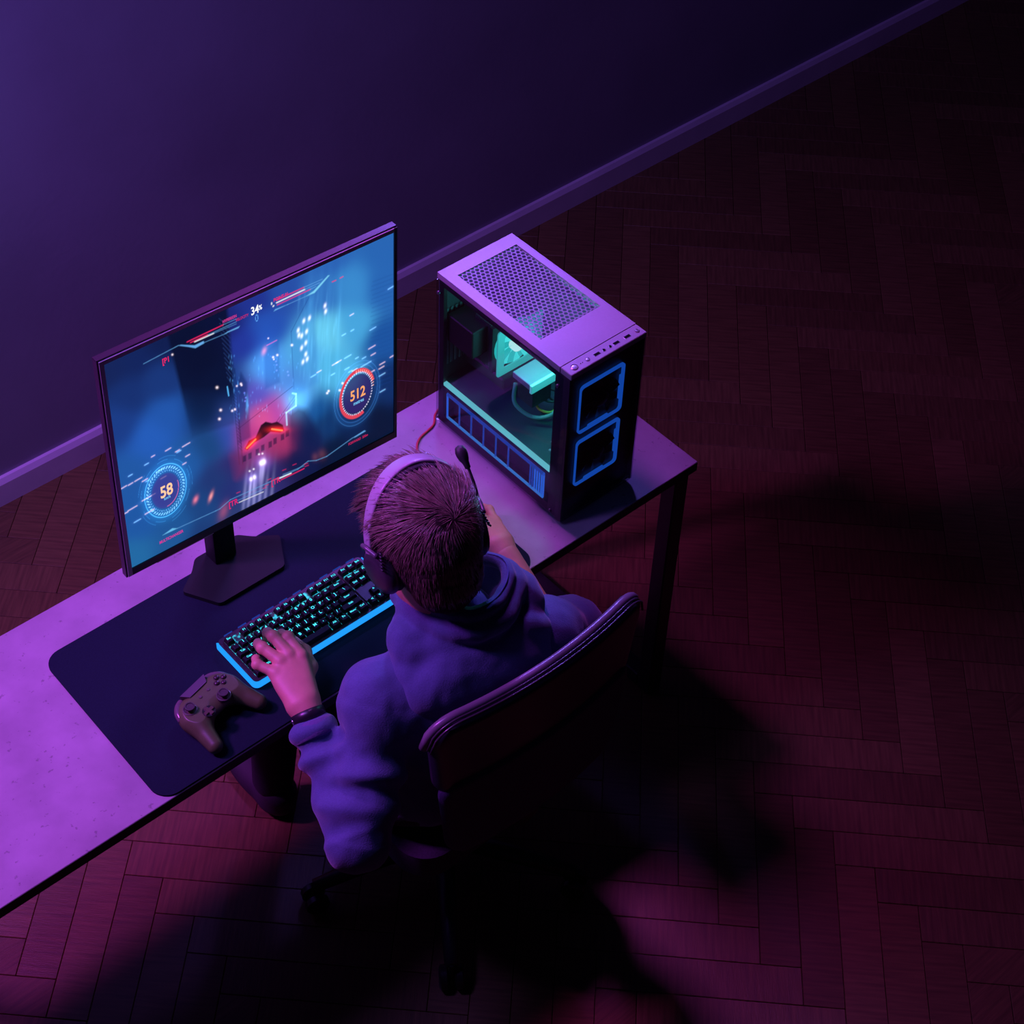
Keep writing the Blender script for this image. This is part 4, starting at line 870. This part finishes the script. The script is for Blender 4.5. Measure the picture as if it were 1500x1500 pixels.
MB().lathe([(.036, -.006), (.046, -.002), (.0465, .006), (.044, .013), (.034, .014)], REL + (RWR - REL) * .43, dR, 24).build('cuff', hood_m, hoodie, smooth=True)
# wristband
c1 = LWR - dL * .020
wb = MB().lathe([(.0285, 0), (.0315, .001), (.0320, .010), (.0315, .019), (.0285, .020)], c1 - dL * .012, dL, 28).build('wristband', mat('band_rubber', (.014, .014, .018), .35), per, smooth=True)
sd = unit(np.cross(dL, zz)); MB().lathe([(.0055, 0), (.005, .002), (.001, .0024)], c1 - dL * .002 - sd * .0305, -sd, 12).build('clasp', mat('clasp_steel', (.6, .6, .65), .2, metal=.9), wb, smooth=True)
# trousers and shoes
F = Field((-1.05, -.30, .05), (-.52, .48, .66), .008)
F.add(ell(np.array([-.79, -.135, .535]), (.175, .115, .075), TB), .03)
LK, RK, LA, RA = np.array([-.90, .27, .545]), np.array([-.66, .25, .545]), np.array([-.905, .32, .10]), np.array([-.64, .30, .10])
for s_, kn, an in ((-.095, LK, LA), (.095, RK, RA)):
    hipj = np.array([-.79, -.12, .53]) + tr * s_; F.add(rcone(hipj, kn, .080, .062), .03); F.add(rcone(kn, an, .060, .046), .02)
V, Q = F.mesh(); V = relax(V, Q, 2); meshobj('trousers', V, Q, trouser_m, per, smooth=True)
for an in (LA, RA):
    F = Field(an - [.07, .12, .102], an + [.07, .23, .03], .004); F.add(rcone(an + [0, -.02, -.03], an + [0, -.01, -.055], .040, .042), .01); F.add(ell(an + [0, .065, -.065], (.043, .12, .034)), .02)
    V, Q = F.mesh(); V[:, 2] = np.maximum(V[:, 2], .001); meshobj('shoe', V, Q, mat('shoe_canvas', (.03, .03, .035), .7, var=.1), per, smooth=True)
# --- hair: close cap plus combed strands
hair_m = mat('hair', (.27, .19, .14), .26, var=.3, vscale=60, spec=.9)
F = Field(HC - .16, HC + .19, .0035)
F.add(ell(hpnt(0, -.012, .036), (.088, .106, .102), HB), .01); F.add(ell(hpnt(0, -.050, -.03), (.066, .052, .075), HB), .02); F.add(ell(hpnt(.0, .045, .092), (.070, .060, .044), HB), .02)
F.add(ell(hpnt(0, .125, -.045), (.10, .085, .095), HB), .012, '-'); F.add(ell(hpnt(0, -.02, -.150), (.12, .12, .060), HB), .01, '-')
for s_ in (-1, 1): F.add(ell(hpnt(s_ * .085, .004, -.020), (.03, .026, .045), HB), .008, '-')
V, Q = F.mesh(); V = relax(V, Q, 1); N = vnormals(V, Q)
for k in range(len(V)):
    q = HB @ (V[k] - HC); an = math.atan2(q[0], q[1] + .045)
    V[k] += N[k] * (.0030 * mnoise.noise(Vector(V[k] * 40)) + .0012 * mnoise.noise(Vector(V[k] * 120)))
hair = meshobj('hair', V, Q, mat('hair_root', (.035, .024, .020), .85, var=.3, vscale=90, spec=.1), per, smooth=True)
# strands
HV = []; HF = []
whorl = np.array([.012, -.092, .082])
Vloc = (V - HC) @ HB.T; Nloc = N @ HB.T
cand = np.where((Nloc[:, 2] > -.55) & (Vloc[:, 2] > -.06))[0]
pick = rng.choice(cand, 16000)
clump = [mnoise.noise(Vector(V[k] * 38)) for k in pick]
for k, cl in zip(pick, clump):
    p = Vloc[k]; nn = Nloc[k]; top = np.clip((p[2] - .04) / .05, 0, 1) * np.clip((p[1] + .095) / .04, 0, 1)
    nv = mnoise.noise_vector(Vector(p * 26)); nv2 = mnoise.noise_vector(Vector(p * 70))
    out = p - whorl; out -= nn * (out @ nn); out = unit(out); sw = np.cross(nn, out)
    t = out + .35 * sw + top * np.array([-.25, .55, 0]) + np.array(nv) * (.18 + .45 * top) + np.array(nv2) * .16 + rng.normal(0, .05, 3) + (1 - top) * np.array([0, 0, -.5])
    t = unit(t - nn * (t @ nn))
    frn = np.clip((p[1] - .03) / .04, 0, 1); Ln = (.020 + .036 * top) * (1 - .5 * frn) * rng.uniform(.6, 1.2); lift = .10 + .30 * top + .7 * max(cl, 0) * top + rng.uniform(0, .10)
    P = []; d_ = unit(t + nn * lift); x = p - nn * .0005
    for i in range(5):
        P.append(x); d_ = unit(d_ + t * .15 - nn * (.02 + .055 * i) * (.4 + .6 * top) + rng.normal(0, .015, 3)); x = x + d_ * Ln / 4
    w = .0008 + .0005 * top; s1 = unit(np.cross(d_, nn)); s2 = unit(np.cross(s1, d_)); o0 = len(HV)
    for i, q in enumerate(P):
        r_ = w * (1 - (i / 4) ** 1.5 * .92)
        for a in (0, 2.094, 4.188): HV.append(q + (s1 * math.cos(a) + s2 * math.sin(a)) * r_)
    for i in range(4):
        for a in range(3): b = (a + 1) % 3; HF.append((o0 + i * 3 + a, o0 + i * 3 + b, o0 + i * 3 + 3 + b, o0 + i * 3 + 3 + a))
HV = np.array(HV) @ HB + HC
tag(meshobj('hair_strands', HV, HF, hair_m, hair, smooth=True), kind='stuff')

# ================================================================== HEADSET
hs = tag(empty('headset', tuple(HC + hu * .15)), 'over-ear headset with smooth grey band and raised microphone on the person', 'headset')
band_m = mat('headset_band', (.42, .38, .42), .34, var=.03, coat=.2); pad_m = mat('headset_pad', (.012, .011, .013), .8, bump=.2, bscale=300); cup_m = mat('headset_cup', (.030, .026, .034), .38, var=.08)
def bandsweep(name, r_w, r_h, zc, w, th, a0, a1, m, fwd=.012, n=44, bulge=.25):
    V = []; Fq = []; prof = []
    for k in range(16):
        a = 2 * math.pi * k / 16; prof.append((w / 2 * np.sign(math.cos(a)) * abs(math.cos(a)) ** .6, th / 2 * np.sign(math.sin(a)) * abs(math.sin(a)) ** .6))
    for i in range(n + 1):
        a = R(a0 + (a1 - a0) * i / n); tap = 1 - .35 * abs(math.cos(a)) ** 3
        c_ = np.array([r_w * math.cos(a), fwd, zc + r_h * math.sin(a)]); nr = unit([math.cos(a) / r_w, 0, math.sin(a) / r_h])
        for pw, pt in prof: q = c_ + np.array([0, 1, 0]) * pw * tap + nr * pt; V.append(hpnt(*q))
    for i in range(n):
        for k in range(16): q = (k + 1) % 16; Fq.append((i * 16 + k, i * 16 + q, (i + 1) * 16 + q, (i + 1) * 16 + k))
    Fq.append(tuple(range(16))); Fq.append(tuple(reversed([n * 16 + k for k in range(16)])))
    return meshobj(name, V, Fq, m, hs, smooth=True)
bandsweep('headband', .1035, .142, .022, .036, .008, -6, 186, band_m)
bandsweep('headband_pad', .0955, .134, .022, .034, .011, 22, 158, pad_m, fwd=.002)
for s_ in (-1, 1):
    axd = hr * s_; cc = hpnt(s_ * .076, .002, -.006)
    tilt_ax = unit(hr * s_ - hf * .16 - hu * .10)
    cup = MB().lathe([(.030, .010), (.040, .011), (.043, .016), (.0425, .022), (.038, .028), (.026, .031), (.004, .032)], cc, tilt_ax, 30)
    cup.build('ear_cup', cup_m, hs, auto=50)
    cu2 = MB(); V = []
    u_ = unit(np.cross(tilt_ax, hu)); w_ = np.cross(tilt_ax, u_); nn_ = 30; mm = 10
    for i in range(nn_):
        a = 2 * math.pi * i / nn_; rd = u_ * math.cos(a) + w_ * math.sin(a)
        for k in range(mm): b = 2 * math.pi * k / mm; V.append(cc + tilt_ax * (.006 + .0095 * math.sin(b)) + rd * (.033 + .0115 * math.cos(b)))
    cu2.add(V, [(i * mm + k, i * mm + (k + 1) % mm, ((i + 1) % nn_) * mm + (k + 1) % mm, ((i + 1) % nn_) * mm + k) for i in range(nn_) for k in range(mm)]); cu2.build('ear_cushion', pad_m, hs, smooth=True)
    yk = MB().tube(spline([hpnt(s_ * .104, .030, .030), hpnt(s_ * .112, .010, .046), hpnt(s_ * .104, -.022, .034)], 6), .0045, 8); yk.build('yoke', mat('yoke_plastic', (.10, .085, .11), .25), hs, smooth=True)
    for k in range(6):
        q = hpnt(s_ * (.099 + .0012 * k), -.026 - .0015 * k, .040 - k * .0052); MB().tube([q - hf * .005, q + hf * .006], .0018, 6).build('yoke_rib', cup_m, hs, smooth=True)
mb0 = hpnt(.112, .016, .012)
mic_p = [hpnt(.114, .014, .004), hpnt(.117, .018, .030), hpnt(.119, .026, .062), hpnt(.118, .036, .092), hpnt(.117, .041, .104)]
MB().tube(spline(mic_p, 5), .0028, 8).build('mic_boom', cup_m, hs, smooth=True)
md = unit(np.array(mic_p[-1]) - np.array(mic_p[-2]))
MB().lathe([(.002, -.012), (.0050, -.010), (.0060, .0), (.0085, .006), (.0105, .014), (.0105, .022), (.0075, .030), (.001, .033)], mic_p[-1], md, 18).build('microphone', mat('mic_foam', (.02, .018, .022), .5, bump=.3, bscale=600), hs, smooth=True)

# ================================================================== MOUSE
F = Field((-.56, .05, M4 - .01), (-.45, .23, M4 + .05), .003)
F.add(ell(np.array([-.508, .140, M4 + .006]), (.030, .060, .026)), .01)
V, Q = F.mesh(); V[:, 2] = np.maximum(V[:, 2], M4 + .0003); V = relax(V, Q, 1); V[:, 2] = np.maximum(V[:, 2], M4 + .0003)
ms = tag(empty('computer_mouse', (-.508, .140, M4)), 'black computer mouse under the right hand', 'mouse')
meshobj('shell', V, Q, mat('mouse_plastic', (.02, .02, .024), .35), ms, smooth=True)
MB().lathe([(.006, -.003), (.0075, -.002), (.0075, .002), (.006, .003)], (-.508, .172, M4 + .0265), (1, 0, 0), 16).build('scroll_wheel', mat('wheel_rubber', (.05, .05, .055), .6), ms, smooth=True)
